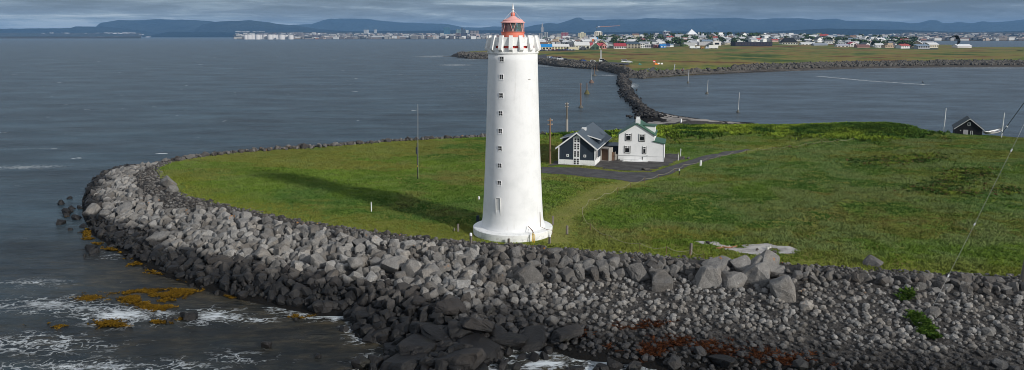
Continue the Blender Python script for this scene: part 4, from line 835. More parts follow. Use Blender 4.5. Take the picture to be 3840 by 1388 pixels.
def boat(px, py, z, L, rz, label, m1, m2):
    x, y, z = P(px, py, z); o = empty('rowing_boat', (x, y, z), rz, label, 'boat'); v = []; n = 13
    for i in range(n):
        t_ = i/(n-1); w = L*.16*math.sin(math.pi*min(.5+t_*.5, 1)**1.)*(1-.15*(1-t_)) if t_ < .999 else .01; w = L*.17*(1-max(0, (t_-.45)/.55)**2.2); sh = .12*L*(t_**3)
        for (a, h) in ((-1, .32), (-.8, .12), (0, 0), (.8, .12), (1, .32)): v.append((L*(t_-.5), a*w, h*L*.35+sh))
    fs = [(i*5+j, (i+1)*5+j, (i+1)*5+j+1, i*5+j+1) for i in range(n-1) for j in range(4)]+[(0, 1, 2, 3, 4)]
    b = MB(); b.add(v, fs); b.build('hull', m1, o, True); b = MB()
    for s_ in (0, 4): b.tube([v[i*5+s_] for i in range(n)], .05, 5)
    b.build('gunwale', m2, o); b = MB()
    for t_ in (.3, .55): b.box(L*(t_-.5)-.12, L*(t_-.5)+.12, -L*.15, L*.15, L*.08, L*.09)
    b.build('thwart', BROWNP, o)
boat(3728, 502, 4.0, 5., .45, 'white rowing boat with dark rim behind the black boathouse', WHITE, BLACKP)
# driftwood on the sand patch
for (a_, b_, L, r, rz, l, m_) in ((2725,930,2.3,.1,.2,'long reddish driftwood plank lying on the pale sand patch',flat('red_driftwood', (.35,.17,.1),.9)),(2885,928,1.1,.14,.9,'pale driftwood log on the right half of the sand patch',flat('bleached_wood',(.5,.48,.43),.9))):
    x, y, z = P(a_, b_, 3.9); z = float(H(x, y)); o = empty('driftwood', (x, y, z+.12), rz, l, 'driftwood'); b = MB(); pts = [Vector((-L/2, 0, 0)), Vector((-L*.15, .08, .05)), Vector((L*.2, -.03, .02)), Vector((L/2, .1, .1))]
    for i in range(3): b.cyl(pts[i], pts[i+1], r*(1-.15*i), r*(.85-.15*i), 7)
    b.cyl(pts[1], pts[1]+Vector((.25, .3, .15)), r*.5, r*.2, 5); b.build('log', m_, o, True)
for (a_, b_, r, l) in ((2655, 912, .28, 'dark stone on the left end of the pale sand patch'), (2838, 935, .25, 'dark stone in the middle of the sand patch'), (2905, 945, .22, 'dark stone on the right part of the sand patch')):
    x, y, z = P(a_, b_, 3.85); rock_obj(x, y, float(H(x, y))+.1, r, .3, int(a_) % 14, l, None, name='stone', cat='stone')
HAZE = 4.5e-5; SKYS = .1; SUN = 3.4
# ------------------------------------------------------------------ causeway
pts = CWY; lp = []; L_ = [0]
for p0, p1 in zip(pts[:-1], pts[1:]): L_.append(L_[-1]+math.dist(p0, p1))
L_ = np.array(L_)
def cway(s): return np.interp(s, L_, cxx), np.interp(s, L_, cyy)
def strip(name, s_arr, halfw, top, mat, kind='structure'):
    v = []; n = len(s_arr)
    for s_ in s_arr:
        x, y = cway(s_); x2, y2 = cway(s_+1); dx, dy = x2-x, y2-y; q = math.hypot(dx, dy)+1e-6; nx_, ny_ = dy/q, -dx/q
        for k, zf in ((-1, -1), (-.5, .8), (0, 1), (.5, .8), (1, -1)): hw = halfw(s_); v.append((x+nx_*hw*k, y+ny_*hw*k, top if zf > 0 and zf == 1 else (top*.8 if zf > 0 else -1)))
    f = [(i*5+j, i*5+j+1, (i+1)*5+j+1, (i+1)*5+j) for i in range(n-1) for j in range(4)]
    return tag(np_mesh(name, np.array(v), np.array(f), mat, True), kind=kind)
hw = lambda s_: 1.3+1.7*vnoise(s_, 0, .03, 3, 8)+2.2*np.exp(-(s_/18)**2)+3*np.exp(-((L_[-1]-s_)/30)**2)
dkr = flat('dark_gravel_bank', (.035, .032, .03), .95, .2, .4, .6)
strip('causeway', np.arange(0, L_[-1], 4.), hw, .5, dkr)
s_ = rng.random(5200)**1.15*L_[-1]; x, y = cway(s_); x2, y2 = cway(s_+1); q = np.hypot(x2-x, y2-y)+1e-6; o_ = rng.normal(0, .55, len(s_))*hw(s_); X = x+(y2-y)/q*o_; Y = y-(x2-x)/q*o_
rr = rng.uniform(.25, .62, len(s_))*(1+s_/L_[-1]*1.2); Zr = .55*np.exp(-(o_/hw(s_))**2)+rng.uniform(-.3, .5, len(s_))+.2
merge_rocks('causeway_rocks', np.stack([X, Y, Zr], 1), rr, rng.uniform(.05, .45, len(s_)), 2, True, 'dark tumbled rocks forming the causeway to the mainland', 'rocks')

# ------------------------------------------------------------------ mainland peninsula
def Dof(y, z=0.): return P(1920, y, z)[1]
sx_ = np.array([1690,1716,1760,1840,1900,1990,2010,2100,2240,2330,2360,2420,2600,2900,3200,3500,3840,4300])
sy_ = np.array([212,216,221,222,221,219,240,252,262,281,292,295,283,269,258,253,252,252])
ex_ = np.array([1690,1716,1760,1840,1990,2005,2006,3340,3400,3480,3560,3590,3600,3680,3840,4300])
eD_ = np.array([Dof(211),Dof(208),Dof(201),Dof(196),Dof(194),Dof(194),5200,5200,Dof(163),Dof(175),Dof(176),Dof(178),Dof(186),Dof(190),Dof(193),Dof(195)])
hx_ = np.array([2000,2060,2150,2400,2600,2900,3100,3300,3420,3480,3560,4300]); hz_ = np.array([5,7,9,15,18,18,15,12,8,5,3,1.])
pc = np.arange(1660, 4240, 5.); Dr = np.concatenate([np.geomspace(395, 1300, 130), np.geomspace(1310, 5300, 90)])
PX, DD = np.meshgrid(pc, Dr)
def xof(px, D):  # lateral world x at ground distance D
    return (px-CX)/F*(D*cT+20.7*sT)
def farH(px, D):
    D0 = np.interp(px, sx_, [Dof(v) for v in sy_]); D1 = np.interp(px, ex_, eD_)
    g = np.minimum(4.2, (D-D0)*.16); hill = np.interp(px, hx_, hz_)*np.exp(-((D-2350)/620)**2)
    up = 8*np.clip((D-3000)/1500, 0, 1)*(px > 2005)*(px < 3340)
    z = g+np.where(D > 1200, hill, hill*np.clip((D-1000)/200, 0, 1))+up+(vnoise(px*.2, D*.05, .12, 3, 6)-.5)*1.2*np.clip((D-D0-20)/40, 0, 1)*np.clip(1.3-(px-2700)/900, .2, 1)
    e = np.clip((D1-D)*.12, -3, 30); z = np.minimum(z, np.where(px < 2005, np.minimum(e, 3.5), e))
    st = ((px > 3560) & (D > Dof(187)) & (D < Dof(179))); z = np.where(st, np.maximum(z, 1.8), z)
    return z
HZ = farH(PX, DD); XX = xof(PX, DD)
D0g = np.interp(PX, sx_, [Dof(v) for v in sy_])
rk_w = np.interp(PX, [1690, 2000, 2010, 2300, 2400, 2550, 2750, 2900, 4300], [80, 80, 20, 24, 8, 6, 8, 22, 26])
dmx = [1990,2050,2300,2480,2570,2700,2757,2900,2993,3104,3184,3262,3480,3900]; dmy = [1080,1080,1210,1287,1406,1480,1510,1728,1779,1591,1374,1315,1130,1100]
Dmin = lambda px: np.interp(px, dmx, dmy)
urb = np.clip((DD-Dmin(PX)-10)/50, 0, 1)*(PX < 3520)
iq = np.arange(PX.size).reshape(PX.shape); q = np.stack([iq[:-1, :-1], iq[:-1, 1:], iq[1:, 1:], iq[1:, :-1]], -1).reshape(-1, 4); q = q[HZ.ravel()[q].max(1) > -1]
pen = np_mesh('field', np.stack([XX, DD, HZ], -1).reshape(-1, 3), q, FIELD, True, {'urban': urb.ravel(), 'rocky': np.clip((rk_w-(DD-D0g))/6, 0, 1).ravel()}); tag(pen, kind='structure')
def FP_(px, py, z=4.2):
    """point on the mainland seen at a pixel"""
    if not hasattr(FP_, 'd'): FP_.d = np.geomspace(380, 5000, 1500)
    d = ray(px, py); Dg = FP_.d; zr = CZ+d[2]/d[1]*Dg; g = farH(np.full(len(Dg), float(px)), Dg); i = np.argmax(zr <= np.maximum(g, 0))
    return d[0]/d[1]*Dg[i], float(Dg[i]), float(max(g[i], 0))
fr = []
for px0, px1, n, o0, o1 in ((2005, 2360, 1500, 3, 24), (2750, 3960, 2600, 8, 24), (1716, 2000, 1200, 2, 110), (2300, 2420, 260, -4, 18), (2420, 2760, 160, 6, 16)):
    px = rng.uniform(px0, px1, n); d = np.interp(px, sx_, [Dof(v) for v in sy_])+rng.uniform(o0, o1, n)*(1 if px0 > 1800 else 1); z = farH(px, d)
    r = rng.uniform(.7, 1.7, n); k = z > -.5
    fr.append(np.stack([xof(px, d), d, z+r*.25, r], 1)[k])
fr = np.concatenate(fr); merge_rocks('riprap', fr[:, :3], fr[:, 3], rng.uniform(.2, .8, len(fr)), 1, True, 'grey riprap boulders along the mainland shore', 'riprap', mat=flat('riprap_rock', (.10, .092, .082), .9, .2, .85, .2))
# road, dark beach, gravel lot
def farsheet(name, poly, mat, dz=.15, n=26):
    a = np.array([FP_(*p)[:2] for p in poly]); X, Y = np.meshgrid(np.linspace(a[:, 0].min(), a[:, 0].max(), n*4), np.linspace(a[:, 1].min(), a[:, 1].max(), n*2))
    c1 = (X[:-1, :-1]+X[1:, 1:])/2; c2 = (Y[:-1, :-1]+Y[1:, 1:])/2; k = inside(c1, c2, [tuple(p) for p in a]); ix = np.arange(X.size).reshape(X.shape); q = np.stack([ix[:-1, :-1], ix[:-1, 1:], ix[1:, 1:], ix[1:, :-1]], -1)[k]
    pxx = CX+X/(Y*cT+20.7*sT)*F; u, inv = np.unique(q, return_inverse=True); v = np.stack([X, Y, farH(pxx, Y)+dz], -1).reshape(-1, 3)[u]; return tag(np_mesh(name, v, inv.reshape(-1, 4), mat, True), kind='structure')
asph = flat('grey_asphalt', (.075, .075, .08), .9, .2, .1)
farsheet('road', [(1995, 228), (2040, 206), (2052, 206), (2045, 214), (2100, 217), (2140, 224), (2200, 231), (2290, 236), (2360, 240), (2360, 246), (2290, 243), (2180, 240), (2100, 232), (2060, 226), (1995, 238)], asph, .5, 60)
farsheet('parking_lot', [(2015, 192), (2155, 190), (2160, 187), (2015, 187)], asph, .3)
farsheet('beach', [(2345, 291), (2420, 293), (2600, 281), (2900, 267.5), (3400, 254.5), (3400, 251.5), (2900, 260), (2760, 261), (2640, 262), (2560, 266), (2460, 269), (2410, 277), (2350, 285)], mat_gravel('dark_beach_sand', (.05, .046, .042), (.13, .115, .10), .1), .35, 60)
farsheet('path', [(2430, 270), (2440, 262), (2450, 254), (2458, 254), (2452, 262), (2462, 270)], asph, .5)
# ------------------------------------------------------------------ mountains
def ridge(name, prof, R, depth, mat, seed, foot=130., base=0., rough=.1):
    px0, px1 = prof[0][0], prof[-1][0]; n = int((px1-px0)/8); pxs = np.linspace(px0, px1, n); ty = np.interp(pxs, [p[0] for p in prof], [p[1] for p in prof])
    el = (133-ty)/2920.; top = CZ+R*el*1.0+ (vnoise(pxs, 0*pxs, .03, 4, seed)-.5)*R*.0008
    m = 34; V = np.zeros((m, n, 3)); 
    for j in range(m):
        t_ = j/(m-1)            # 0 front foot .. .7 crest .. 1 back
        f = np.sin(min(t_/.7, 1)*math.pi/2)**1.25 if t_ <= .7 else 1-.5*((t_-.7)/.3)
        D = R-depth*(.7-t_)/.7 if t_ <= .7 else R+depth*.6*(t_-.7)
        x = (pxs-CX)/F*(D*cT); e_ = vnoise(x*1.0, D+0*x, 1/420., 4, seed)-.5
        gul = np.abs(vnoise(x, D*.25+0*x, 1/240., 3, seed+4)-.5)
        V[j, :, 0] = x; V[j, :, 1] = D; V[j, :, 2] = base+(top-base)*f*(1+(e_*.5-gul*.6)*(1 if t_ < .68 else 0)*(1-f)*1.3)-(3 if j == 0 else 0)
    V[:, 0, 2] = -5; V[:, -1, 2] = -5
    iq = np.arange(m*n).reshape(m, n); q = np.stack([iq[:-1, :-1], iq[:-1, 1:], iq[1:, 1:], iq[1:, :-1]], -1).reshape(-1, 4); return tag(np_mesh(name, V.reshape(-1, 3), q, mat, True), kind='structure')
HM = mat_hill('dark_mountain', (.012, .02, .02), (.03, .04, .035)); HM2 = mat_hill('dark_foothill', (.004, .012, .012), (.012, .022, .02))
ridge('mountain', [(335,134),(352,112),(365,100),(380,88),(450,78),(520,79),(600,75),(700,77),(790,81),(840,90),(1000,118),(1040,134)], 15500, 2600, HM, 1)
ridge('mountain', [(-700,120),(-300,112),(0,109),(150,108),(270,106),(285,101),(300,100),(430,104),(540,116),(640,134)], 13500, 2200, HM, 2)
ridge('mountain', [(700,134),(735,112),(760,95),(800,85),(850,82),(940,78),(1010,86),(1060,94),(1110,97),(1200,110),(1300,118),(1390,134)], 13800, 2200, HM, 3)
ridge('mountain', [(1000,134),(1040,104),(1090,95),(1170,92),(1210,80),(1240,73),(1380,73),(1420,79),(1500,86),(1560,88),(1680,92),(1740,104),(1800,105),(1850,100),(1960,106),(2020,134)], 18500, 2600, HM, 4)
ridge('mountain', [(1900,134),(1965,106),(2010,95),(2060,88),(2090,91),(2130,80),(2160,69),(2175,69),(2190,77),(2240,78),(2300,75),(2380,76),(2420,71),(2540,74),(2640,72),(2760,70),(2840,76),(2900,72),(3000,71),(3060,77),(3080,75),(3130,73),(3170,81),(3360,83),(3410,89),(3440,88),(3480,78),(3510,79),(3530,88),(3560,89),(3590,85),(3640,89),(3680,82),(3720,86),(3780,82),(3840,75),(4200,72),(4700,90),(4800,134)], 16500, 3000, HM, 5)
ridge('foothill', [(2100,134),(2200,121),(2500,118),(2700,120),(2900,119),(3000,113),(3100,108),(3200,110),(3400,113),(3500,118),(3650,121),(3840,116),(4300,112),(4600,134)], 9800, 1700, HM2, 6)
ridge('foothill', [(560,134),(640,119),(760,121),(900,122),(1100,121),(1500,117),(1800,114),(2100,117),(2250,134)], 11600, 1500, HM2, 7)
# far shore land
cx2 = np.array([-900,0,530,540,880,884,1000,1830,2000,3340,3400,3600,3840,4400]); yy2 = np.array([144,144.6,144.4,138.6,138.6,147.5,147.6,147.4,147,147,154,153.4,153.6,153.6])
fpx = np.arange(-900, 4400, 12.); fD = np.geomspace(3000, 16500, 120); FX, FD = np.meshgrid(fpx, fD)
def shoreH(px, D):
    D2 = np.interp(px, cx2, [Dof(v) for v in yy2]); g = np.minimum(3.5, (D-D2)*.05); tgt = np.interp(px, [-900, 860, 1500, 2200, 3400, 4400], [58, 75, 60, 55, 60, 60])
    z = g+tgt*np.clip((D-D2-np.interp(px, [800, 1200, 3300, 3400], [1500, 900, 1200, 500]))/5000, 0, 1)+(vnoise(px*8, D, .0012, 3, 12)-.5)*5*np.clip((D-D2-200)/600, 0, 1)
    sp = ((px < 530) & (D > Dof(142.5)+0*px)); z = np.where((px < 530) & (D > Dof(141.4)) & (D < Dof(139.6)), -2, z); return z
FZ = shoreH(FX, FD); iq = np.arange(FX.size).reshape(FX.shape); q = np.stack([iq[:-1, :-1], iq[:-1, 1:], iq[1:, 1:], iq[1:, :-1]], -1).reshape(-1, 4); q = q[FZ.ravel()[q].max(1) > -1]
fl = mat_hill('far_moor', (.045, .05, .03), (.09, .07, .045)); tag(np_mesh('far_shore', np.stack([(FX-CX)/F*(FD*cT), FD, FZ], -1).reshape(-1, 3), q, fl, True), kind='structure')

# ------------------------------------------------------------------ far city
def boxes(name, X, Y, Zb, w, d, h, col, roof, label, cat, gable=None):
    n = len(X); v = np.zeros((n, 10, 3)); sg = [(-1, -1), (1, -1), (1, 1), (-1, 1)]
    an = rng.uniform(-.5, .5, n); ca, sa = np.cos(an), np.sin(an)
    for k in range(8):
        sx, sy = sg[k % 4]; lx, ly = sx*w/2, sy*d/2; v[:, k, 0] = X+lx*ca-ly*sa; v[:, k, 1] = Y+lx*sa+ly*ca; v[:, k, 2] = Zb+(h if k > 3 else -3)
    gh = (gable if gable is not None else np.zeros(n))
    for k, sx in ((8, -1), (9, 1)): lx = sx*w/2; v[:, k, 0] = X+lx*ca; v[:, k, 1] = Y+lx*sa; v[:, k, 2] = Zb+h+gh
    F4 = np.array([(0, 1, 5, 4), (1, 2, 6, 5), (2, 3, 7, 6), (3, 0, 4, 7), (4, 5, 9, 8), (8, 9, 6, 7)]); 
    V = v[:, F4, :].reshape(-1, 3); cols = np.stack([col, col, col, col, roof, roof], 1); cols = np.repeat(cols.reshape(-1, 3), 4, 0)
    return tag(np_mesh(name, V, np.arange(len(V)).reshape(-1, 4), BUILD, False, {'col': cols}), label, cat, kind='stuff')
def citycol(n):
    p = np.array([(.68, .68, .66), (.42, .41, .39), (.22, .2, .2), (.08, .09, .1), (.5, .42, .36), (.3, .16, .13), (.75, .75, .74)]); return p[rng.choice(7, n, p=[.14, .18, .22, .22, .10, .04, .10])]*rng.uniform(.5, .95, (n, 1))
px = np.concatenate([rng.uniform(1100, 2020, 1100), rng.uniform(2000, 3400, 700), rng.uniform(3360, 3960, 520), rng.uniform(880, 1160, 220)]); n = len(px); D2 = np.interp(px, cx2, [Dof(v) for v in yy2])
D = D2+30+rng.random(n)**1.5*np.where(px > 3350, 3200, 4200)*np.where(px < 1100, 1., 1.)
D = np.where((px > 2000) & (px < 3350), rng.uniform(4300, 8600, n), D); zb = np.maximum(shoreH(px, D), 0)
near = np.clip(1-(D-D2)/2500, 0, 1); h = rng.uniform(6, 13, n)+10*near*rng.random(n)**2*(px > 1450)*(px < 2050)*1.5
boxes('far_city', (px-CX)/F*(D*cT), D, zb, rng.uniform(14, 46, n)*(1+.4*(px < 1160)), rng.uniform(12, 30, n), h, citycol(n), citycol(n)*.8+.1, 'dense far city of small pale and grey buildings across the bay', 'city')
px = np.concatenate([rng.normal(470, 60, 50), rng.uniform(150, 260, 16), rng.uniform(690, 930, 80), rng.uniform(330, 1000, 50)]); n = len(px); D = np.where(px < 540, rng.uniform(10800, 12500, n), rng.uniform(10600, 12500, n)); boxes('far_suburb', (px-CX)/F*(D*cT), D, np.maximum(shoreH(px, D), 2), rng.uniform(18, 55, n), rng.uniform(20, 40, n), rng.uniform(6, 11, n), np.full((n, 3), .5)*rng.uniform(.4, 1.1, (n, 1)), np.full((n, 3), .3), 'sparse white suburb buildings on the far left shore', 'suburb')
# oil tanks
WT = flat('tank_white_paint', (.60, .58, .57), .6, .3, .05)
TD = Dof(146.2, 3.)
for i, (a_, w_, dy) in enumerate([(921,12,1),(934,22,1),(950,22,0),(966,20,0),(981,18,1),(994,20,0),(1012,20,0),(1026,18,0),(1042,18,1),(1056,24,0),(1074,16,1),(1090,20,2),(1031,16,3)]):
    D = TD+(60 if i % 2 else 130)*(1 if i % 3 else .2)+dy*40; x = (a_-CX)/F*(D*cT); r = w_/2/F*D; z = max(float(shoreH(np.array(a_*1.), np.array(D))), 2); h = (15.5-dy)/F*D*.98
    o = empty('storage_tank', (x, D, z), 0, f'white round storage tank, {["first","second","third","fourth","fifth","sixth","seventh","eighth","ninth","tenth","eleventh","twelfth","small thirteenth"][i]} of the row on the far spit', 'tank', 'storage tanks'); b = MB(); b.lathe([(r, -4), (r, h)], 28); b.build('shell', WT, o); b = MB(); b.lathe([(r*1.02, h+.02), (r*.99, h+.6), (0.2, h+r*.14)], 28); b.build('roof', WT, o)
# ------------------------------------------------------------------ town buildings by place
def mcol(c, rough=.75):
    k = 'paint_%02d_%02d_%02d' % tuple(int(v*99) for v in c); return flat(k, c, rough, .3, .08, .15)
def bld(name, px0, px1, yt, yb, label, wall, roof=(.2, .2, .2), kind='flat', D=None, zg=None, depth=14, cat='building', rows=0, cols=0, rise=.35, group=None, wincol=None, rot=0, oh=.6, face=None):
    """building between two image columns, yt = top row, yb = ground row; stands at its own distance"""
    if D is None: x, D, zg = FP_((px0+px1)/2, yb)
    s = (D*cT+ (CZ-(zg if zg is not None else 4))*sT)/F
    if zg is None: zg = PY((px0+px1)/2, yb, D)[2]
    x = ((px0+px1)/2-CX)*s; w = (px1-px0)*s; h = (yb-yt)*s*1.0
    o = empty(name, (x, D, zg), rot, label, cat, group); he = h*(1-rise) if kind in ('gable', 'side', 'hip', 'pyr') else h
    wm = mcol(wall); rm = mcol(roof); gm = wincol or GLASSD; b = MB()
    if kind == 'gable':
        b.extr([(-w/2, 0, -3), (w/2, 0, -3), (w/2, 0, he), (0, 0, h-.1), (-w/2, 0, he)], (0, depth, 0)); b.build('wall', wm, o); b = MB(); e = oh; sl = (h-he)/(w/2)
        for q in (-1, 1): b.extr([(q*(w/2+e), -e, he-e*sl), (0, -e, h), (0, -e, h+.35), (q*(w/2+e), -e, he-e*sl+.35)], (0, depth+2*e, 0))
        b.build('roof', rm, o)
    elif kind == 'side':
        b.extr([(-w/2, 0, -3), (-w/2, depth, -3), (-w/2, depth, he), (-w/2, depth/2, h-.1), (-w/2, 0, he)], (w, 0, 0)); b.build('wall', wm, o); b = MB(); e = oh; sl = (h-he)/(depth/2)
        for q in (0, 1):
            f = (lambda y: y) if not q else (lambda y: depth-y)
            b.extr([(-w/2-e, f(-e), he-e*sl), (-w/2-e, f(depth/2), h), (-w/2-e, f(depth/2), h+.35), (-w/2-e, f(-e), he-e*sl+.35)], (w+2*e, 0, 0))
        b.build('roof', rm, o)
    elif kind in ('hip', 'pyr'):
        b.box(-w/2, w/2, 0, depth, -3, he); b.build('wall', wm, o); b = MB(); e = oh; r_ = w*.28 if kind == 'hip' else .01
        b.add([(-w/2-e, -e, he+.02), (w/2+e, -e, he+.02), (w/2+e, depth+e, he+.02), (-w/2-e, depth+e, he+.02), (-r_, depth/2, h), (r_, depth/2, h)], [(0, 1, 5, 4), (1, 2, 5), (2, 3, 4, 5), (3, 0, 4), (3, 2, 1, 0)]); b.build('roof', rm, o)
    else:
        b.box(-w/2, w/2, 0, depth, -3, h); b.build('wall', wm, o); b = MB(); b.box(-w/2-.2, w/2+.2, -.2, depth+.2, h+.01, h+.5); b.build('roof', rm, o)
    for r_ in range(rows):
        for c_ in range(cols):
            b = MB(); zc = he*(r_+.5)/rows+he*.04; xc = -w/2+w*(c_+.5)/cols; ww, hh = w/cols*.28, he/rows*.26; b.box(xc-ww, xc+ww, -.12, .0, zc-hh, zc+hh); b.build('window', gm, o)
    return o
GW = (.74, .74, .72); CR = (.70, .62, .40)
o = bld('shed', 2022, 2070, 167, 188, 'long shed with bright blue roof right beside the lighthouse gallery', (.70, .62, .42), (.02, .25, .6), 'side', depth=22, rows=1, cols=4, rise=.45)
bld('warehouse', 2069, 2134, 166.5, 187, 'long cream building with white roof and two rows of windows', (.72, .66, .42), (.76, .74, .70), 'side', depth=22, rows=2, cols=6, rise=.42)
bld('warehouse', 2132, 2166, 177, 187, 'low plain cream wall building between two white roofed halls', (.66, .60, .42), (.4, .38, .33))
bld('warehouse', 2156, 2211, 158.5, 186, 'white roofed hall with cream walls left of the green gabled house', (.66, .64, .52), (.74, .73, .70), 'side', depth=30, rows=1, cols=4, rise=.45)
bld('house', 2173, 2199, 173, 187.5, 'small dark house with pale gable in front of the white roofed hall', (.07, .075, .09), (.55, .55, .56), 'gable', depth=12, rows=1, cols=2, rise=.6)
bld('house', 2218, 2247, 162.5, 187, 'green gabled house with white trim and red door', (.07, .12, .08), (.68, .66, .56), 'gable', depth=14, rows=2, cols=2, rise=.5)
bld('house', 2206, 2224, 161, 180, 'small red roofed house just left of the green gabled house', (.5, .48, .42), (.42, .07, .08), 'side', depth=12, rise=.5)
bld('house', 2240, 2262, 162, 183, 'red roofed cream house right of the green gabled house', (.62, .55, .35), (.42, .07, .08), 'side', depth=12, rows=1, cols=3, rise=.45)
bld('house', 2259, 2274, 163, 183, 'pink house with red roof beside the cream one', (.62, .28, .24), (.4, .08, .08), 'gable', depth=12, rows=1, cols=2, rise=.4)
bld('house', 2304, 2348, 163.5, 183, 'long low white house with dark red roof at the field edge', (.74, .74, .72), (.36, .05, .06), 'side', depth=14, rows=1, cols=5, rise=.5)
bld('apartment_building', 2342, 2402, 156, 182, 'two storey stone grey building with dark blue hipped roof', (.38, .34, .27), (.06, .09, .12), 'hip', depth=20, rows=2, cols=5, rise=.36)
bld('house', 2401, 2418, 164, 181, 'white cube house right of the stone grey building', GW, (.5, .5, .5), rows=2, cols=2)
bld('house', 2417, 2441, 168, 181, 'grey and white flat roofed house right of the white cube', (.45, .44, .46), (.7, .7, .7), rows=1, cols=3)
bld('house', 2432, 2449, 166, 180, 'dark fronted house with white base between pale houses', (.1, .09, .1), (.12, .12, .13), rows=1, cols=2)
bld('house', 2455, 2475, 168, 179.5, 'red brown fronted house left of the blue roofed sheds', (.32, .13, .12), (.5, .45, .45), rows=1, cols=2)
bld('shed', 2476, 2498, 167, 180, 'bright blue shed with white doors by the field', (.02, .16, .42), (.03, .2, .5), 'side', rise=.4, rows=1, cols=2, wincol=WHITE)
bld('shed', 2490, 2512, 165, 177, 'dark blue roofed shed right of the bright blue one', (.3, .32, .38), (.02, .06, .18), 'side', rise=.5)
bld('bungalow', 2472, 2512, 157, 170, 'white bungalow with wide pale roof behind the blue sheds', (.74, .62, .62), (.74, .74, .70), 'side', rise=.5, rows=1, cols=4)
bld('wall_building', 2565, 2607, 161, 173, 'long grey white flat building left of the grass mound', (.48, .50, .50), (.55, .55, .55), rot=0)
bld('wall_building', 2621, 2672, 160, 171, 'second grey white flat building right of the dark gap', (.46, .46, .48), (.6, .6, .6))
bld('house', 2674, 2703, 152, 171.5, 'white house with curved pale roof and one window facing the field', (.78, .75, .72), (.62, .6, .58), 'gable', rise=.3, rows=1, cols=1)
bld('bungalow', 2574, 2621, 152, 163, 'wide bungalow with low domed pale roof', (.6, .6, .62), (.68, .70, .72), 'hip', rise=.6, rows=1, cols=4)
bld('hall', 2757, 2896, 159.5, 173, 'very long black flat building on the edge of the field', (.022, .022, .04), (.05, .05, .06), depth=30, rows=1, cols=12, wincol=flat('dull_panel', (.05, .04, .05), .8))
bld('house', 2768, 2822, 154, 165, 'pale long roof showing above the black building', (.45, .42, .40), (.6, .56, .52), 'side', rise=.6, D=Dof(170, 4.5)+35, zg=4.5)
bld('house', 2818, 2842, 150.5, 165, 'grey gable rising above the black building', (.42, .44, .47), (.45, .47, .48), 'gable', rise=.7, D=Dof(170, 4.5)+36, zg=4.5)
bld('house', 2934, 2993, 142, 167, 'big house with very tall black pitched roof and white base', (.72, .70, .62), (.012, .013, .015), 'hip', depth=20, rise=.72, rows=1, cols=6)
bld('house', 3006, 3058, 160, 169, 'low white bungalow right of the black pitched roof', (.76, .75, .70), (.7, .7, .7), 'side', rise=.5, rows=1, cols=4)
bld('house', 3052, 3104, 163, 171, 'low blue grey roofed building at the field edge', (.3, .33, .37), (.28, .31, .36), 'side', rise=.6)
bld('house', 3140, 3184, 167, 177, 'cream low house with grey middle at the field edge', (.68, .66, .55), (.42, .42, .48), 'side', rise=.45, rows=1, cols=3)
bld('house', 3188, 3212, 158, 176, 'white house with red front at the right of the cream low one', (.76, .74, .72), (.5, .06, .1), 'gable', rise=.35, rows=2, cols=2)
bld('house', 3215, 3262, 168, 179, 'brown roofed low house with reddish fence', (.34, .2, .17), (.2, .1, .09), 'side', rise=.5)
bld('church', 2577, 2614, 110, 131, 'white pyramid roofed church standing above the town', (.60, .60, .60), (.80, .81, .83), 'pyr', D=2150, depth=24, rise=.93, cat='church', oh=.8)
bld('annex_block', 2577, 2597, 130, 142, 'brown low block under the left of the pyramid church', (.22, .2, .17), (.3, .3, .3), D=2120, depth=20)
bld('tower', 2617, 2621, 122, 131, 'thin pale bell tower right of the pyramid church', (.55, .60, .62), (.6, .6, .6), D=2140, depth=3)
bld('office_block', 2487, 2512, 119, 129, 'white topped block with dark band standing on the skyline', (.2, .2, .26), (.75, .75, .77), D=2400, rows=1, cols=3)
def apt(a, c, t, bb, label, wall, D, **k): bld('apartment_block', a, c, t, bb, label, wall, k.pop('roof', (.3, .3, .3)), D=D, cat='apartment block', **k)
apt(2020, 2036, 127, 147, 'dark block with white framed front, left of the twin blocks', (.05, .07, .1), 3300, rows=5, cols=2, wincol=WHITE)
apt(2040, 2056, 123, 147, 'dark block with tall white framed front, right of the twin blocks', (.05, .07, .1), 3300, rows=6, cols=2, wincol=WHITE)
apt(2062, 2081, 132.5, 147, 'white block with dark windows right of the twin dark blocks', (.68, .68, .68), 3400, rows=3, cols=4)
apt(2088, 2104, 126.5, 144, 'pale blue grey block left of the maroon block', (.42, .46, .48), 3300, rows=5, cols=4)
apt(2104, 2131, 122.5, 146, 'maroon apartment block with grey right side', (.26, .05, .08), 3250, rows=5, cols=5, wincol=flat('grey_panel', (.3, .28, .28), .7))
apt(2169, 2196, 124, 142, 'cream coloured block left of the rounded white one', (.66, .62, .45), 2900, rows=5, cols=4); apt(2178, 2189, 120.5, 125, 'small cream penthouse on top of the cream block', (.64, .62, .48), 2903)
apt(2229, 2258, 117, 140, 'tall cream white block with stepped top, tallest in the town', (.72, .66, .56), 2850, kind='hip', rise=.2, rows=6, cols=4, roof=(.7, .68, .62))
apt(1664, 1688, 103, 132, 'blue glass tower standing above the far city', (.05, .12, .18), 6200, rows=6, cols=4, wincol=flat('blue_glass', (.06, .16, .22), .3)); apt(1671, 1683, 101, 103.4, 'dark plant room on the blue glass tower', (.03, .06, .09), 6210)
apt(1729, 1736, 105, 126, 'slim dark tower right of the blue glass tower', (.06, .08, .1), 6400); apt(1738, 1745, 109, 126, 'second slim dark tower right of the blue glass tower', (.08, .09, .11), 6420); apt(1710, 1727, 111, 126, 'greenish grey block left of the slim towers', (.2, .28, .27), 6500, rows=4, cols=3)
apt(1747, 1757, 113, 122, 'pale block right of the slim towers', (.5, .54, .52), 6500); apt(1365, 1383, 112, 123, 'pale twin slab block on the far hillside', (.5, .52, .52), 8200, rows=3, cols=4); apt(1403, 1413, 111, 122, 'pale narrow tower block on the far hillside', (.45, .48, .49), 8200, rows=3, cols=2)
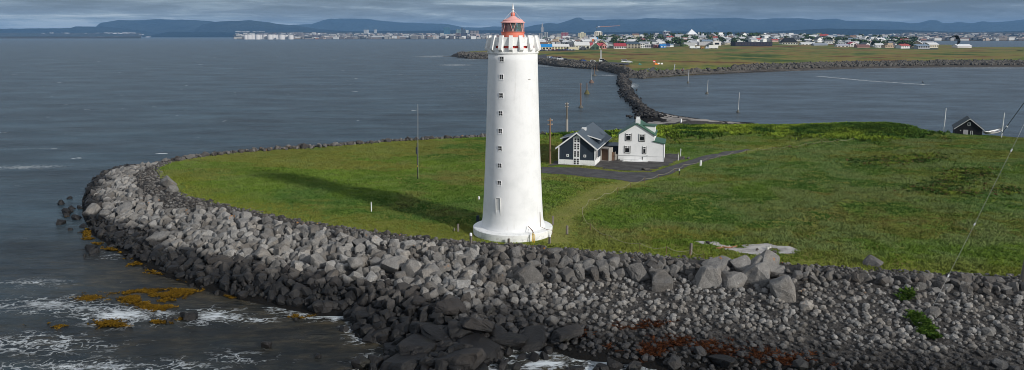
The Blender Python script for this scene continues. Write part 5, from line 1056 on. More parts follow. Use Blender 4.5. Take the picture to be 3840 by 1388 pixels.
apt(1762, 1795, 116, 145, 'broad stone grey block left of the lighthouse top', (.30, .28, .28), 5500, rows=5, cols=6); apt(1729, 1752, 125, 145, 'dark blue grey block under the slim towers', (.07, .08, .11), 5500, rows=4, cols=5); apt(1708, 1727, 124, 144, 'brown grey block with white top at the harbour', (.22, .18, .18), 5550, rows=4, cols=4, roof=(.7, .7, .7))
apt(1785, 1800, 126, 143, 'pinkish gable block beside the lighthouse gallery', (.52, .42, .40), 5480, kind='gable', rise=.25); apt(1804, 1832, 134, 145, 'white roofed long shed touching the gallery in view', (.4, .45, .45), 5400, roof=(.75, .76, .76))
apt(1393, 1447, 136, 146, 'long white harbour shed in two halves', (.52, .56, .58), 5400, rows=1, cols=2, wincol=flat('shed_wall', (.48, .5, .52), .8)); apt(1480, 1531, 135, 145, 'long white harbour shed, right one', (.55, .58, .60), 5420); apt(1320, 1363, 137, 146.5, 'long black harbour building', (.03, .04, .05), 5400); apt(1259, 1300, 138, 146.5, 'dark low harbour building left of the long black one', (.03, .04, .05), 5400); apt(1172, 1203, 133, 146, 'dark purple harbour block right of the tanks', (.06, .06, .09), 5450); apt(1651, 1665, 125, 143, 'white topped block left of the blue glass tower', (.4, .42, .42), 5450, roof=(.75, .75, .75)); apt(1667, 1700, 129, 144, 'white block with many dark windows below the glass tower', (.55, .58, .60), 5420, rows=2, cols=8)
o = bld('church_tower', 2031, 2036, 92, 120, 'tall stepped grey church tower on the far skyline', (.32, .31, .31), (.3, .3, .3), D=6800, depth=10, cat='church tower'); s_ = 6800/F; b = MB(); b.extr([(-.9*s_*2, 0, 28*s_), (.9*s_*2, 0, 28*s_), (.4*s_, 0, 32*s_), (0, 0, 34*s_), (-.4*s_, 0, 32*s_)], (0, 8, 0)); b.box(-4.5*s_, -2.6*s_, 0, 9, -3, 17*s_); b.box(2.6*s_, 4.5*s_, 0, 9, -3, 17*s_); b.build('spire', mcol((.32, .31, .31)), o)
x, D, z = (2493-CX)/F*(8000*cT), 8000, 50; o = empty('domed_building', (x, D, z), 0, 'pale glass dome on the far hill behind the town', 'dome'); b = MB(); b.lathe([(16, 8), (15, 14), (11, 21), (5, 25), (.2, 26)], 20); b.build('dome', mcol((.35, .5, .55)), o, True)
for k in range(4): b = MB(); a_ = math.radians(45+90*k); b.lathe([(9, -10), (9, 12)], 14, (18*math.cos(a_), 18*math.sin(a_), 0)); b.build('tank', mcol((.5, .55, .57)), o)
# crane
D = 2700; s_ = D/F; x = (2232-CX)*s_; z0 = 12; o = empty('tower_crane', (x, D, z0), 0, 'tower crane with long orange jib above the town', 'crane'); top = PY(2232, 101, D)[2]-z0
b = MB(); 
for sx in (-.7, .7):
    for sy in (-.7, .7): b.cyl((sx, sy, 0), (sx, sy, top), .16, .16, 4)
for k in range(int(top/2)): b.cyl((-.7 if k % 2 else .7, -.7, k*2), (.7 if k % 2 else -.7, -.7, k*2+2), .1, .1, 4)
b.build('mast', mcol((.05, .06, .08)), o); jx0, jx1 = (2243-2232)*s_, (2317-2232)*s_; b = MB(); dz = 4*s_
b.cyl((jx0, 0, top-.3), (jx1, 0, top+dz), .5, .35, 4); b.cyl((jx0, 0, top+1.2), (jx1, 0, top+dz+.6), .3, .2, 4)
for k in range(20): t0 = jx0+(jx1-jx0)*k/20; q0 = top+dz*k/20; b.cyl((t0, 0, q0-.2), (t0+(jx1-jx0)/40, 0, q0+1.3), .12, .12, 4)
b.build('jib', mcol((.62, .32, .2)), o); b = MB(); b.box(jx0-8*s_*.9, jx0-.5, -1, 1, top-.8, top+1.2); b.build('counterweight', WHITE, o); b = MB(); b.box(-.9, .9, -1.6, .2, top-2.4, top-.6); b.build('cab', mcol((.7, .5, .1)), o)
b = MB(); b.cyl((-.5, 0, top), (0, 0, top+7), .3, .1, 4); b.build('mast_head', mcol((.05, .06, .08)), o)
bld('silo', 2220, 2227, 148, 166, 'orange red narrow tower behind the red roofs', (.60, .18, .06), (.5, .15, .05), D=1500, depth=4)
bld('shed', 2212, 2224, 141, 148, 'blue roofed shed left of the other blue one in the middle of town', (.3, .3, .3), (.02, .2, .5), 'side', D=2100, rise=.7); bld('shed', 2226, 2241, 140.5, 148, 'blue roofed shed right of the orange tower in the middle of town', (.3, .3, .3), (.02, .2, .5), 'side', D=2100, rise=.7)
bld('quay_building', 2080, 2150, 155, 164, 'long dark grey quay building with flat roof', (.13, .12, .12), (.22, .2, .19), D=1750, depth=20, rows=1, cols=9); bld('quay_building', 2148, 2222, 154, 160, 'low black quay wall building below the white gables', (.03, .03, .04), (.08, .08, .08), D=1850, depth=20); bld('quay_building', 2020, 2078, 156, 165, 'brown grey quay building with reddish panels', (.17, .14, .12), (.3, .28, .25), D=1750, depth=20, rows=1, cols=5, wincol=mcol((.35, .14, .13)))
o = bld('marquee', 3592, 3642, 167, 179, 'big white marquee hall alone on the grass by the water', (.78, .78, .76), (.84, .84, .83), 'side', rise=.5, depth=22, rot=-.1)
# trucks and containers on the field edge
def truck(px0, px1, yt, yb, label, c1, c2, split=.25, cab=True, name='truck'):
    x, D, z = FP_((px0+px1)/2, yb); s = (D*cT+20*sT)/F; w = (px1-px0)*s; h = (yb-yt)*s; o = empty(name, (x, D, z+.3), 0, label, 'truck' if cab else 'container'); r = .5
    b = MB(); x0 = -w/2+(w*split if cab else 0); b.box(x0+.2, w/2, 0, 2.6, r+.35, h); b.build('box', mcol(c1), o)
    if cab:
        b = MB(); b.extr([(-w/2, 0, r), (x0, 0, r), (x0, 0, h*.75), (-w/2+w*split*.35, 0, h*.75), (-w/2, 0, h*.45)], (0, 2.5, 0)); c_ = b.build('cab', mcol(c2), o); b = MB(); b.box(-w/2+w*split*.4, x0-.3, -.03, 0, h*.42, h*.66); b.build('window', GLASSD, c_)
    for q in ((-.38, .0, .3, .4) if cab else (-.35, .35)):
        for y_ in (0, 2.2): b = MB(); b.cyl((w*q, y_-.05, r-.1), (w*q, y_+.3, r-.1), r, r, 10); b.build('wheel', BLACKP, o)
truck(2646, 2693, 170.5, 184, 'long white articulated lorry parked at the field edge', (.80, .78, .75), (.55, .6, .68)); truck(2606, 2624, 174, 184, 'smaller white box van left of the orange machine', (.78, .78, .77), (.7, .7, .7), .3); truck(2586, 2606, 173.5, 184, 'white container box left of the van at the field edge', (.78, .79, .78), (.5, .5, .5), cab=False, name='container')
x, D, z = FP_(2632, 184); o = empty('digger', (x, D, z), 0, 'orange digger between the white van and the lorry', 'digger'); s = D/F; b = MB(); b.box(-4*s, 3*s, 0, 3, .9, 4*s); b.build('body', mcol((.6, .2, .03)), o); b = MB(); b.box(-1*s, 2*s, .4, 2.4, 4*s+.02, 8*s); b.build('cab', mcol((.35, .16, .05)), o); b = MB(); b.cyl((3*s, 1.5, 3*s), (7*s, 1.5, 8*s), .4, .3, 6); b.cyl((7*s, 1.5, 8*s), (8.5*s, 1.5, 1.5*s), .3, .25, 6); b.build('arm', mcol((.6, .25, .03)), o); b = MB(); b.cyl((-3.5*s, 0, .5), (-3.5*s, 3, .5), .5, .5, 8); b.cyl((2.5*s, 0, .5), (2.5*s, 3, .5), .5, .5, 8); b.box(-3.5*s, 2.5*s, 0, 3, .02, .2); b.build('track', BLACKP, o)

# ------------------------------------------------------------------ the town houses
LMX = [(2060, 'behind the blue roofed shed'), (2140, 'behind the long cream building'), (2210, 'behind the white roofed hall'), (2270, 'behind the green gabled house'), (2330, 'behind the long dark red roof'), (2400, 'behind the stone grey building'), (2460, 'behind the white cube house'), (2530, 'behind the blue sheds'), (2580, 'left of the pyramid church'), (2640, 'below the pyramid church'), (2700, 'behind the long lorry'), (2760, 'left of the long black building'), (2830, 'behind the black building, left half'), (2900, 'behind the black building, right half'), (2960, 'left of the tall black roof'), (3030, 'behind the tall black roof'), (3100, 'behind the low blue grey roof'), (3180, 'behind the cream low house'), (3260, 'behind the red fronted house'), (3340, 'in the right part of the town'), (3410, 'near the right end of the town'), (9999, 'at the far right end of the town')]
ROWS = ['front row', 'second row', 'third row', 'low slope', 'mid slope', 'upper slope', 'near hilltop', 'on the skyline']
WALLS = [('white', (.76, .76, .75)), ('white', (.68, .69, .70)), ('cream', (.60, .55, .43)), ('pale grey', (.36, .37, .39)), ('pink', (.55, .36, .33)), ('dark', (.12, .12, .14)), ('tan', (.5, .38, .27))]
ROOFS = [('white', (.66, .66, .66)), ('pale grey', (.38, .39, .41)), ('dark grey', (.09, .1, .11)), ('red', (.38, .08, .07)), ('blue grey', (.2, .26, .33)), ('green', (.12, .2, .15)), ('brown', (.2, .13, .1))]
protos = {}
def proto_house(wi, ri, k, small):
    key = (wi, ri, k)
    if key in protos: return protos[key]
    w, d, h = 1, .75, .33; b = MB(); rs = .17; oh = .05; wm, rm = mcol(WALLS[wi][1]), mcol(ROOFS[ri][1])
    if k == 0: b.extr([(-.5, 0, -.3), (-.5, d, -.3), (-.5, d, h), (-.5, d/2, h+rs-.01), (-.5, 0, h)], (1, 0, 0))
    elif k == 1: b.extr([(-.36, 0, -.3), (.36, 0, -.3), (.36, 0, h*1.15), (0, 0, h*1.15+.22), (-.36, 0, h*1.15)], (0, d, 0))
    elif k == 2: b.box(-.5, .5, 0, d, -.3, h*.9); b.box(-.2, .4, .1, d, h*.9, h*1.6)
    else: b.extr([(-.5, .0, -.3), (-.5, d, -.3), (-.5, d, h*1.3), (-.5, 0, h*.8)], (1, 0, 0))
    wins = MB()
    n = 5 if k != 1 else 3; ww = 1 if k != 1 else .7
    for i in range(n): x = -ww/2+ww*(i+.5)/n; b.box(x-.05*ww, x+.05*ww, -.008, -.0005, .13, .24, 1)
    me = b.build('wall', [wm, GLASSD]); wall = me.data; bpy.data.objects.remove(me); b = MB()
    if k == 0:
        for q in (0, 1):
            f = (lambda y: y) if not q else (lambda y: d-y); b.extr([(-.55, f(-oh), h-.02), (-.55, f(d/2), h+rs), (-.55, f(d/2), h+rs+.025), (-.55, f(-oh), h)], (1.1, 0, 0))
    elif k == 1:
        for q in (-1, 1): b.extr([(q*.42, -oh, h*1.15-.035), (0, -oh, h*1.15+.22), (0, -oh, h*1.15+.25), (q*.42, -oh, h*1.15-.01)], (0, d+.1, 0))
    elif k == 2: b.box(-.53, .53, -.03, d+.03, h*.9+.001, h*.9+.03); b.box(-.23, .43, .07, d+.03, h*1.6+.001, h*1.6+.03)
    else: b.extr([(-.55, -.05, h*.78+.01), (-.55, d+.05, h*1.32+.01), (-.55, d+.05, h*1.36+.01), (-.55, -.05, h*.82+.01)], (1.1, 0, 0))
    if k != 2: b.box(.18, .24, d/2, d/2+.06, h, h+rs+.12)
    me = b.build('roof', rm); roof = me.data; bpy.data.objects.remove(me); protos[key] = (wall, roof); return protos[key]
occ = []
for o in list(COL.objects):
    if o.get('category') and o.type == 'EMPTY' and o.location.y > 900: occ.append((o.location.x, o.location.y))
occ = np.array(occ); placed = []
vis = 0
for row in range(8):
    px = 2010+rng.uniform(0, 30); nrow = 0
    while px < 3480:
        dm_ = float(Dmin(px)); D = dm_+(2340-dm_)*[.03, .13, .24, .36, .50, .65, .81, .97][row]+rng.uniform(-22, 30); s = D/F; wd = rng.uniform(11, 21); gap = rng.uniform(3, 11)*(1+.06*row); p_ = px+wd/s/2; px += (wd+gap)/s+rng.uniform(-3, 3)
        if p_ < 2300 and row < 1: continue
        if p_ > 3330 and row > 5 or (p_ > 3420 and row > 3): continue
        x = xof(p_, D); 
        if (np.hypot(occ[:, 0]-x, occ[:, 1]-D) < 26).any(): continue
        z = float(farH(np.array(p_), np.array(D)))
        wi = rng.choice(7, p=[.42, .24, .1, .1, .03, .06, .05]); ri = rng.choice(7, p=[.27, .30, .22, .06, .06, .03, .06]); k = int(rng.choice(4, p=[.42, .2, .22, .16]))
        if len(placed) > 299 or nrow > 46: break
        nrow += 1
        wa, ro = proto_house(wi, ri, k, True); place = next(t_ for v_, t_ in LMX if p_ < v_); kn = ['long', 'gabled', 'stepped', 'slanting'][k]
        l = f'{WALLS[wi][0]} {kn} house with {ROOFS[ri][0]} roof, {ROWS[row]}, {place}'
        if len(l.split()) > 16: l = l.replace(' with ', ', ').replace('the ', '')
        if len(l.split()) > 16: l = l.replace('pale grey', 'grey').replace('dark grey', 'dark').replace('blue grey', 'bluish')
        o = empty('house', (x, D, z), float(rng.uniform(-.6, .6)), l, 'house', 'houses of the town across the causeway'); o.scale = (wd, wd*rng.uniform(.7, 1), wd*rng.uniform(.75, 1.1))
        for nm, me in (('wall', wa), ('roof', ro)): link(bpy.data.objects.new(nm, me), o)
        placed.append((x, D))
# trees of the town
def tree_meshes(n):
    out = []
    for k in range(n):
        r = np.random.default_rng(300+k); v1, f1 = ICO[1]; vs, fs, cs = [], [], []; m = 46; tall = k == n-1
        for i in range(m):
            if tall: t_ = r.random(); a = r.uniform(0, 6.28); q = (1-t_)**.8*.28*r.random()**.5; c = np.array([q*math.cos(a), q*math.sin(a), .12+t_*.85])
            else:
                d = r.normal(size=3); d /= np.linalg.norm(d); c = d*np.array([.42, .42, .30])*r.random()**.4+np.array([0, 0, .62])+.08*r.normal(size=3)
            sc_ = r.uniform(.07, .15)*(.7 if tall else 1); v = v1*(1+.35*r.normal(size=(len(v1), 1)))*sc_+c; fs.append(f1+len(v1)*i); vs.append(v); cs.append(np.tile(np.array([.03, .058, .02])*r.uniform(.5, 1.9)+np.array([.012, .0, .0])*r.random(), (len(v1), 1)))
        o = np_mesh('crown', np.concatenate(vs), np.concatenate(fs), VCOL, False, {'col': np.concatenate(cs)}); me = o.data; bpy.data.objects.remove(o)
        b = MB(); b.cyl((0, 0, -.1), (0, 0, .5), .05, .03, 6); b.cyl((0, 0, .3), (.18, .05, .6), .025, .012, 5); b.cyl((0, 0, .28), (-.15, .1, .55), .025, .012, 5); t_ = b.build('trunk', WOODG); tm_ = t_.data; bpy.data.objects.remove(t_); out.append((me, tm_))
    return out
TM = tree_meshes(7); pl = np.array(placed); nt = 0
SZ = ['small', 'medium', 'large']
for _ in range(4200):
    if nt >= 230: break
    px = rng.uniform(2230, 3440); D = rng.uniform(1290, 2330); x = xof(px, D)
    if min(np.hypot(pl[:, 0]-x, pl[:, 1]-D).min(), np.hypot(occ[:, 0]-x, occ[:, 1]-D).min()) < 10.5: continue
    if vnoise(x, D, .006, 2, 5) < .36 or D < Dmin(px)+20: continue
    tall = rng.random() < .08; h = rng.uniform(7, 13)*(1.2 if tall else 1); row = int(np.argmin([abs((D-Dmin(px))/(2340-Dmin(px))-v) for v in (.03, .13, .24, .36, .50, .65, .81, .97)])); place = next(t_ for v_, t_ in LMX if px < v_)
    o = empty('conifer_tree' if tall else 'garden_tree', (x, D, float(farH(np.array(px), np.array(D)))), rng.uniform(0, 6), f'{SZ[min(int((h-7)/2.2), 2)]} dark green {"conifer" if tall else "garden tree"} {ROWS[row]}, {place}', 'tree', 'garden trees of the town'); w_ = h*(.9 if tall else rng.uniform(1.1, 1.5)); o.scale = (w_, w_, h)
    c_, t_ = TM[6 if tall else int(rng.integers(6))]
    for nm, me in (('crown', c_), ('trunk', t_)): link(bpy.data.objects.new(nm, me), o)
    nt += 1
# ------------------------------------------------------------------ cars
def car_proto(col, van=False):
    o = bpy.data.objects.new('parked_car', None); L, Wc, H1, H2 = (4.4, 1.8, .95, 1.5) if not van else (5.4, 2., 1.2, 2.4); r = .34
    b = MB(); pf = [(-L/2, .3), (L/2, .3), (L/2, .75), (L*.32, H1), (-L*.42, H1), (-L/2, .85)] if not van else [(-L/2, .3), (L/2, .3), (L/2, .9), (L*.36, H1), (-L/2, H1)]
    b.extr([(p[0], -Wc/2, p[1]) for p in pf], (0, Wc, 0)); t_ = [(-L*.40, H1), (L*.22 if not van else L*.34, H1), (L*.08 if not van else L*.2, H2), (-L*.30 if not van else -L*.49, H2)]
    b.extr([(p[0], -Wc*.44, p[1]+.001) for p in t_], (0, Wc*.88, 0)); m_ = b.build('body', col, o)
    b = MB(); g_ = [(p[0]*.93, H1+.07 if i < 2 else H2-.08) for i, p in enumerate(t_)]; b.extr([(p[0], -Wc*.445, p[1]) for p in g_], (0, Wc*.89, 0)); b.box(t_[0][0]-.0, t_[1][0]-.15, -Wc*.36, Wc*.36, H1+.08, H1+.3); b.build('windows', GLASSD, o)
    for sx in (-.3, .3):
        for sy in (-1, 1): b = MB(); b.cyl((L*sx, sy*Wc*.5, r), (L*sx, sy*(Wc*.5-.2), r), r, r, 10); b.build('wheel', BLACKP, o)
    return o
cc = [('white', (.75, .76, .77)), ('silver', (.42, .43, .45)), ('black', (.02, .02, .025)), ('blue', (.03, .08, .25)), ('dark red', (.22, .02, .03)), ('grey', (.15, .16, .17))]
CP = [car_proto(flat('car_paint_'+n_.replace(' ', '_'), c_, .3, .6, .04)) for n_, c_ in cc]; VAN = car_proto(flat('car_paint_white', cc[0][1], .3), True); used = set()
def put_car(ci, px, py, rz, label, van=False, group=None):
    src = VAN if van else CP[ci]; x, D, z = FP_(px, py); o = copy_tree(src); o.name = 'parked_van' if van else 'parked_car'; o.location = (x, D, z+.5); o.rotation_euler = (0, 0, rz); tag(o, label, 'van' if van else 'car', group)
put_car(1, 2058, 219, .5, 'silver car leftmost on the road above the far riprap'); put_car(0, 2066, 219.5, .4, 'white car second on the road above the far riprap'); put_car(3, 2073, 221, .5, 'blue car third from the left on the far road'); put_car(0, 2079, 223, -.4, 'white car fourth from the left on the far road'); put_car(5, 2085, 225, .3, 'grey car between a white one and the long white van')
put_car(0, 2101, 227, -.15, 'long white van parked alone on the far road', True); put_car(2, 2122, 229.5, 0, 'black car right of the long white van'); put_car(3, 2190, 233.5, .1, 'blue car parked alone in the middle of the far road'); put_car(2, 2184, 233, .2, 'black car touching the blue car on the far road'); put_car(0, 2223, 235, .1, 'white car right of the blue car on the far road'); put_car(0, 2259, 235, 0, 'white van beside the pair of thin masts', True); put_car(2, 2268, 235, .2, 'black car right of the white van at the masts'); put_car(0, 2343, 237, .05, 'white camper van on the far grass', True); put_car(0, 2360, 238, 0, 'white car right of the camper van')
pcs = [rng.integers(6) for _ in range(24)]
for i in range(24):
    q_ = 2024+i*5.7; put_car(pcs[i], q_, 190.5-(.6 if i > 10 else 0)+(.6 if i % 2 else 0), 1.4+rng.uniform(-.1, .1), f'{cc[pcs[i]][0]} car parked in the row {"below the red hedge" if q_ < 2075 else "in front of the long cream building" if q_ < 2135 else "left of the small dark house"}', group='cars parked in the row before the sheds')
for p_ in CP+[VAN]:
    for c_ in list(p_.children): bpy.data.objects.remove(c_)
    bpy.data.objects.remove(p_)
for i, (a_, w_) in enumerate([(2038, 22), (2066, 20)]):
    x, D, z = FP_(a_, 187.6); o = empty('hedge', (x, D, z), 0, ['red leaved hedge left, under the blue roofed shed', 'red leaved hedge right, under the cream building'][i], 'hedge'); v1, f1 = ICO[1]; vs = []; fs = []; cs = []
    for k in range(60): c_ = np.array([rng.uniform(-.5, .5)*w_*D/F, rng.uniform(0, 2), rng.uniform(.3, 1.6)]); vs.append(v1*rng.uniform(.4, .9)*(1+.3*rng.normal(size=(12 if len(v1) == 12 else len(v1), 1)))+c_); fs.append(f1+len(v1)*k); cs.append(np.tile(np.array([.30, .06, .03])*rng.uniform(.5, 1.4), (len(v1), 1)))
    np_mesh('foliage', np.concatenate(vs), np.concatenate(fs), VCOL, False, {'col': np.concatenate(cs)}, o)
for i, (a_, b_, w_, h_, l) in enumerate([(2565, 172, 34, 10, 'grassy mound left of the white container'), (2668, 171, 40, 8, 'grassy mound behind the long lorry'), (3826, 189.5, 16, 5, 'dark bush by the lagoon at the right edge')]):
    x, D, z = FP_(a_, b_+2); s = D/F; o = empty('mound' if i < 2 else 'bush', (x, D, z-1), 0, l, 'mound' if i < 2 else 'bush'); v1, f1 = ICO[3]; v = v1.copy(); v[:, 0] *= w_*s/2; v[:, 1] *= 12; v[:, 2] *= h_*s; v *= 1+.15*(vnoise(v1[:, 0]*3+5, v1[:, 1]*3+v1[:, 2], 1., 4, i)[:, None]-.5); np_mesh('turf', v, f1, VCOL, True, {'col': np.tile([[.055, .08, .02], [.05, .06, .02], [.02, .035, .012]][i], (len(v), 1))*(1+.7*rng.uniform(-1, 1, (len(v), 1)))}, o)
# ------------------------------------------------------------------ tents, people, kite
for (a_, b_, w_, m_, l) in ((2460, 242, 16, ORANGE, 'orange ridge tent on the far grass'), (2399, 241.5, 10, flat('teal_fabric', (.04, .3, .28), .7), 'teal tent on the far grass left of the orange one')):
    x, D, z = FP_(a_, b_+1.5); s = D/F; o = empty('tent', (x, D, z+.2), .3, l, 'tent'); w = w_*s; b = MB(); b.add([(-w/2, -1.5, 0), (w/2, -1.5, 0), (w/2, 1.5, 0), (-w/2, 1.5, 0), (-w*.15, 0, w*.42), (w*.12, 0, w*.36)], [(0, 1, 5, 4), (1, 2, 5), (2, 3, 4, 5), (3, 0, 4)]); b.build('flysheet', m_, o); b = MB(); b.cyl((-w*.15, 0, w*.40), (-w*.15, 0, w*.5), .08, .05, 5); b.build('pole', WHITE, o)
for (a_, b_, l) in ((2469, 241, 'small white tent box right of the orange tent'), (2481, 241.5, 'second white tent box, farther right of the orange tent')):
    x, D, z = FP_(a_, b_+1); o = empty('cooler_box', (x, D, z+.2), .2, l, 'box'); b = MB(); b.box(-.7, .7, -.5, .5, 0, .9); b.build('body', WHITE, o); b = MB(); b.box(-.72, .72, -.52, .52, .903, 1.02); b.build('lid', METAL, o)
x, D, z = FP_(2453, 243); o = empty('sign_post', (x, D, z), 0, 'sign with red and white panel left of the orange tent', 'sign'); b = MB(); b.cyl((0, 0, 0), (0, 0, 3), .08, .08, 6); b.build('post', METAL, o); b = MB(); b.box(-.8, .8, -.1, 0, 1.6, 3.2); b.build('panel', RED, o); b = MB(); b.box(-.6, .6, -.13, -.101, 1.9, 2.5); b.build('lower_panel', WHITE, o)
def person(loc, rz, label, top, legs, walk=.18, arms=.15, lean=0., sit=0.):
    V = {'hip': (0, 0, .92), 'chest': (lean, 0, 1.25), 'neck': (lean*1.3, 0, 1.46), 'head': (lean*1.4, 0, 1.62), 'crown': (lean*1.4, 0, 1.74)}
    me = bpy.data.meshes.new('person'); vs = [V['hip'], V['chest'], V['neck'], V['head'], V['crown']]; es = [(0, 1), (1, 2), (2, 3), (3, 4)]; rr = [.15, .17, .06, .10, .06]
    for sy in (-1, 1):
        k = walk*sy; n0 = len(vs); vs += [(0, .10*sy, .86), (.5*k+sit, .11*sy, .48), (k, .12*sy, .08), (k+.14, .12*sy, .04)]; es += [(0, n0), (n0, n0+1), (n0+1, n0+2), (n0+2, n0+3)]; rr += [.10, .065, .045, .04]
        n0 = len(vs); vs += [(lean*1.2, .20*sy, 1.40), (lean-k*.5, .26*sy, 1.13), (lean-k+arms, .25*sy, .90), (lean-k+arms*1.5, .24*sy, .80)]; es += [(2, n0), (n0, n0+1), (n0+1, n0+2), (n0+2, n0+3)]; rr += [.06, .045, .035, .035]
    me.from_pydata(vs, [], []); me.edges.add(len(es)); me.edges.foreach_set('vertices', [i for e in es for i in e]); me.update(); ob = bpy.data.objects.new('person', me); link(ob); md = ob.modifiers.new('skin', 'SKIN'); sk = me.skin_vertices or None
    bm_ = bmesh.new(); bm_.from_mesh(me); ly = bm_.verts.layers.skin.verify()
    for v, r_ in zip(bm_.verts, rr): v[ly].radius = (r_, r_); v[ly].use_root = v.index == 0
    bm_.to_mesh(me); bm_.free(); ob.modifiers.new('sub', 'SUBSURF').levels = 1; ob.modifiers['sub'].render_levels = 1
    dg = bpy.context.evaluated_depsgraph_get(); ne = bpy.data.meshes.new_from_object(ob.evaluated_get(dg)); ob.modifiers.clear(); ob.data = ne; ne.materials.clear()
    for m_ in (top, legs, flat('skin_tone', (.45, .28, .2), .6)): ne.materials.append(m_)
    for p in ne.polygons: p.material_index = 1 if p.center.z < .9 and abs(p.center.y) < .2 else (2 if p.center.z > 1.5 else 0); p.use_smooth = True
    ob.location = loc; ob.rotation_euler = (0, 0, rz); b = MB(); hx_ = lean*1.4; b.lathe([(.08, -.02), (.12, .06), (.11, .12), (.05, .17)], 10, (hx_-.02, 0, 1.6)); b.build('hair', flat('dark_hair', (.03, .02, .015), .8), ob); return tag(ob, label, 'person')
for a_, b_, l, c_ in ((2430, 268, 'person in blue walking at the end of the far beach path', BLUEP), (2434, 267, 'person in pale jacket beside the one in blue on the far path', METAL), (2462, 264.5, 'person in teal standing on the far grass edge', flat('teal_fabric', (.04, .3, .28))), (2558, 271, 'person in dark red walking on the far dark beach', RED)):
    x, D, z = FP_(a_, b_); person((x, D, z+.1), rng.uniform(0, 6), l, c_, BLACKP)
x, y, z = P(3461, 318, .25); ks = person((x, y, z+.05), .2, 'kitesurfer in black wetsuit leaning back on the lagoon', BLACKP, BLACKP, .25, .45, -.25, .1)
o = empty('kiteboard', (x, y, z), .2, 'small board under the kitesurfer on the water', 'board'); b = MB(); b.extr([(-.7, -.2, 0), (.7, -.2, 0), (.85, 0, .06), (.7, .2, 0), (-.7, .2, 0), (-.85, 0, .06)], (0, 0, .05)); b.build('deck', WHITE, o)
kc = PY(3573, 160, 330); o = empty('kite', kc, -.2, 'black and white crescent shaped kite flying above the lagoon', 'kite'); s = 345/F
arc = [(-14, 14.5), (-8, 19), (-1, 23.5), (7, 24.5), (13, 21), (18, 13), (21, 5), (19, -2), (14, -7)]
def kseg(i0, i1, m_, nm):
    vs = []; fs = []
    for i in range(i0, i1+1):
        a_, b_ = arc[i]; ch = 1.3*math.sin(math.pi*(i+.6)/(len(arc)+.2))+.25; nrm = Vector((arc[i][0]-2, 0, arc[i][1]-6)).normalized()
        for k in range(4): t_ = k/3; vs.append((a_*s-nrm.x*ch*t_*.35, ch*(t_-.5)*1.6, b_*s-nrm.z*ch*t_*.35+.15*math.sin(math.pi*t_)))
    n = i1-i0+1; fs = [(i*4+k, i*4+k+1, (i+1)*4+k+1, (i+1)*4+k) for i in range(n-1) for k in range(3)]; b = MB(); b.add(vs, fs); b.build(nm, m_, o)
kseg(0, 2, BLACKP, 'canopy_panel'); kseg(2, 3, WHITE, 'canopy_panel'); kseg(3, 5, BLACKP, 'canopy_panel'); kseg(5, 6, flat('kite_grey', (.3, .33, .36), .6), 'canopy_panel'); kseg(6, 8, BLACKP, 'canopy_panel')
b = MB(); b.tube([(a_*s, -1.*math.sin(math.pi*(i+.6)/9.2)-.2, b_*s+.05) for i, (a_, b_) in enumerate(arc)], .13, 6); b.build('leading_edge', BLACKP, o)
# ------------------------------------------------------------------ haze, sky, sun, camera
hz = bpy.data.materials.new('haze_air'); hz.use_nodes = True; nt_ = hz.node_tree; nt_.nodes.clear(); ou = nt_.nodes.new('ShaderNodeOutputMaterial'); pv = nt_.nodes.new('ShaderNodeVolumePrincipled')
pv.inputs['Color'].default_value = (.30, .58, 1., 1); pv.inputs['Density'].default_value = HAZE; pv.inputs['Anisotropy'].default_value = 0.
nt_.links.new(pv.outputs[0], ou.inputs['Volume'])
b = MB(); b.box(-24500, 24500, -900, 24500, -7, 400); hb = b.build('haze', hz); tag(hb, kind='stuff')
hb.data.materials[0].cycles.homogeneous_volume = True if hasattr(hb.data.materials[0].cycles, 'homogeneous_volume') else None
W_ = bpy.data.worlds.new('World'); S.world = W_; W_.use_nodes = True; N = W_.node_tree.nodes; LK = W_.node_tree.links; N.clear()
EL = math.radians(22.5); AZ = math.atan2(38, -35.6)   # sun stands behind the camera on the right: direction (x, y) = (38, -35.6)
def wn(t, **k):
    o = N.new(t)
    for a, v in k.items(): setattr(o, a, v)
    return o
out = wn('ShaderNodeOutputWorld'); bg = wn('ShaderNodeBackground'); bg.inputs['Strength'].default_value = SKYS; LK.new(bg.outputs[0], out.inputs[0])
sk = wn('ShaderNodeTexSky'); sk.sky_type = 'NISHITA'; sk.sun_disc = False; sk.sun_elevation = EL; sk.sun_rotation = AZ
tc = wn('ShaderNodeTexCoord'); sep = wn('ShaderNodeSeparateXYZ'); LK.new(tc.outputs['Generated'], sep.inputs[0])
def wm(op, a, b=0., clamp=False):
    o = wn('ShaderNodeMath', operation=op, use_clamp=clamp)
    for i, v in enumerate((a, b)):
        if isinstance(v, (int, float)): o.inputs[i].default_value = v
        else: LK.new(v, o.inputs[i])
    return o.outputs[0]
def wnoise(sc, scale, det, dist=0., rough=.55):
    mp = wn('ShaderNodeMapping'); mp.inputs['Scale'].default_value = sc; LK.new(tc.outputs['Generated'], mp.inputs['Vector']); o = wn('ShaderNodeTexNoise'); o.inputs['Scale'].default_value = scale; o.inputs['Detail'].default_value = det; o.inputs['Distortion'].default_value = dist; o.inputs['Roughness'].default_value = rough; LK.new(mp.outputs[0], o.inputs['Vector']); return o.outputs['Fac']
def wramp(f, pts):
    o = wn('ShaderNodeValToRGB'); e = o.color_ramp.elements
    while len(e) < len(pts): e.new(.5)
    for q, (p, c) in zip(e, pts): q.position = p; q.color = (*c, 1)
    if f is not None: LK.new(f, o.inputs[0])
    return o.outputs[0]
def wmix(f, a, b, mode='MIX'):
    o = wn('ShaderNodeMix', data_type='RGBA', blend_type=mode)
    if isinstance(f, (int, float)): o.inputs[0].default_value = f
    else: LK.new(f, o.inputs[0])
    for i, v in ((6, a), (7, b)):
        if isinstance(v, tuple): o.inputs[i].default_value = (*v, 1)
        else: LK.new(v, o.inputs[i])
    return o.outputs[2]
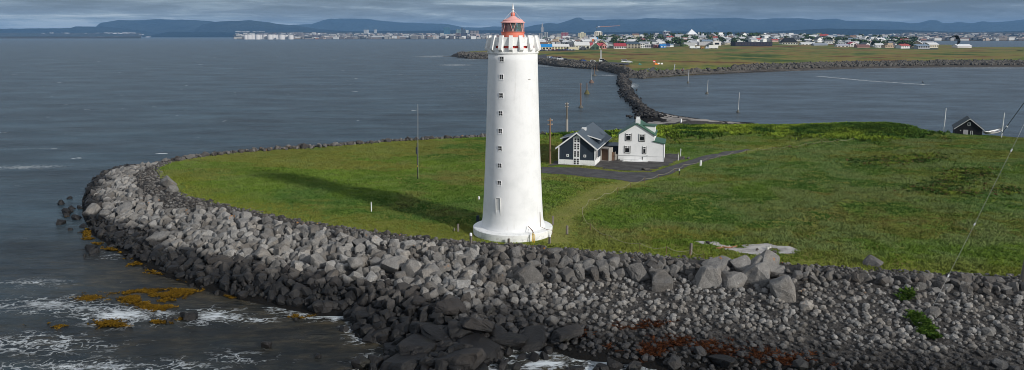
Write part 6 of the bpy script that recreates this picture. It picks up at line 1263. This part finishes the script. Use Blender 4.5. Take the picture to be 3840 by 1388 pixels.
z = sep.outputs[2]
cl = wm('ADD', wm('MULTIPLY', wnoise((1, 1, 11), 3.4, 7, .9, .58), .62), wm('MULTIPLY', wnoise((1, 1, 13), 11., 7, .8, .65), .38))
band = wm('SUBTRACT', cl, wm('MULTIPLY', z, 2.4)); band = wm('SUBTRACT', band, wm('MULTIPLY', sep.outputs[0], .13))
cloud = wramp(band, [(.34, (.09, .12, .16)), (.43, (.17, .22, .285)), (.495, (.31, .39, .455)), (.56, (.60, .68, .72))])
hi = wramp(wnoise((1, 1, 2.2), 3., 6, .5), [(.35, (.29, .33, .39)), (.6, (.58, .62, .68))])      # the deck overhead is brighter than the far bands
t = wn('ShaderNodeMapRange', interpolation_type='SMOOTHSTEP'); t.inputs[1].default_value = .06; t.inputs[2].default_value = .35; LK.new(z, t.inputs[0])
full = wmix(t.outputs[0], cloud, hi); sc_ = wmix(1., full, (1/SKYS,)*3, 'MULTIPLY'); fin = wmix(.84, sk.outputs[0], sc_)
low = wn('ShaderNodeMapRange'); low.inputs[1].default_value = -.02; low.inputs[2].default_value = -.10; LK.new(z, low.inputs[0]); fin2 = wmix(low.outputs[0], fin, tuple(v/SKYS for v in (.05, .06, .07)))
LK.new(fin2, bg.inputs[0])
sun = bpy.data.lights.new('sun', 'SUN'); sun.energy = SUN; sun.angle = math.radians(3.6); sun.color = (1., .965, .91); so = link(bpy.data.objects.new('sun', sun))
d = Vector((38/52*math.cos(EL), -35.6/52*math.cos(EL), math.sin(EL))); so.rotation_euler = d.to_track_quat('Z', 'Y').to_euler(); so.location = (300, -300, 300)
cam = bpy.data.cameras.new('camera'); cam.sensor_width = 36; cam.lens = 36*F/3840; cam.clip_start = 1; cam.clip_end = 60000; co = link(bpy.data.objects.new('camera', cam)); co.location = (0, 0, CZ); co.rotation_euler = (math.pi/2-TH, 0, 0); S.camera = co
S.view_settings.view_transform = 'Standard'; S.view_settings.look = 'None'; S.view_settings.exposure = 0; S.view_settings.gamma = 1
S.cycles.max_bounces = 6; S.cycles.diffuse_bounces = 3; S.cycles.glossy_bounces = 3; S.cycles.transmission_bounces = 4; S.cycles.volume_bounces = 0; S.cycles.use_denoising = True; S.cycles.filter_width = .95
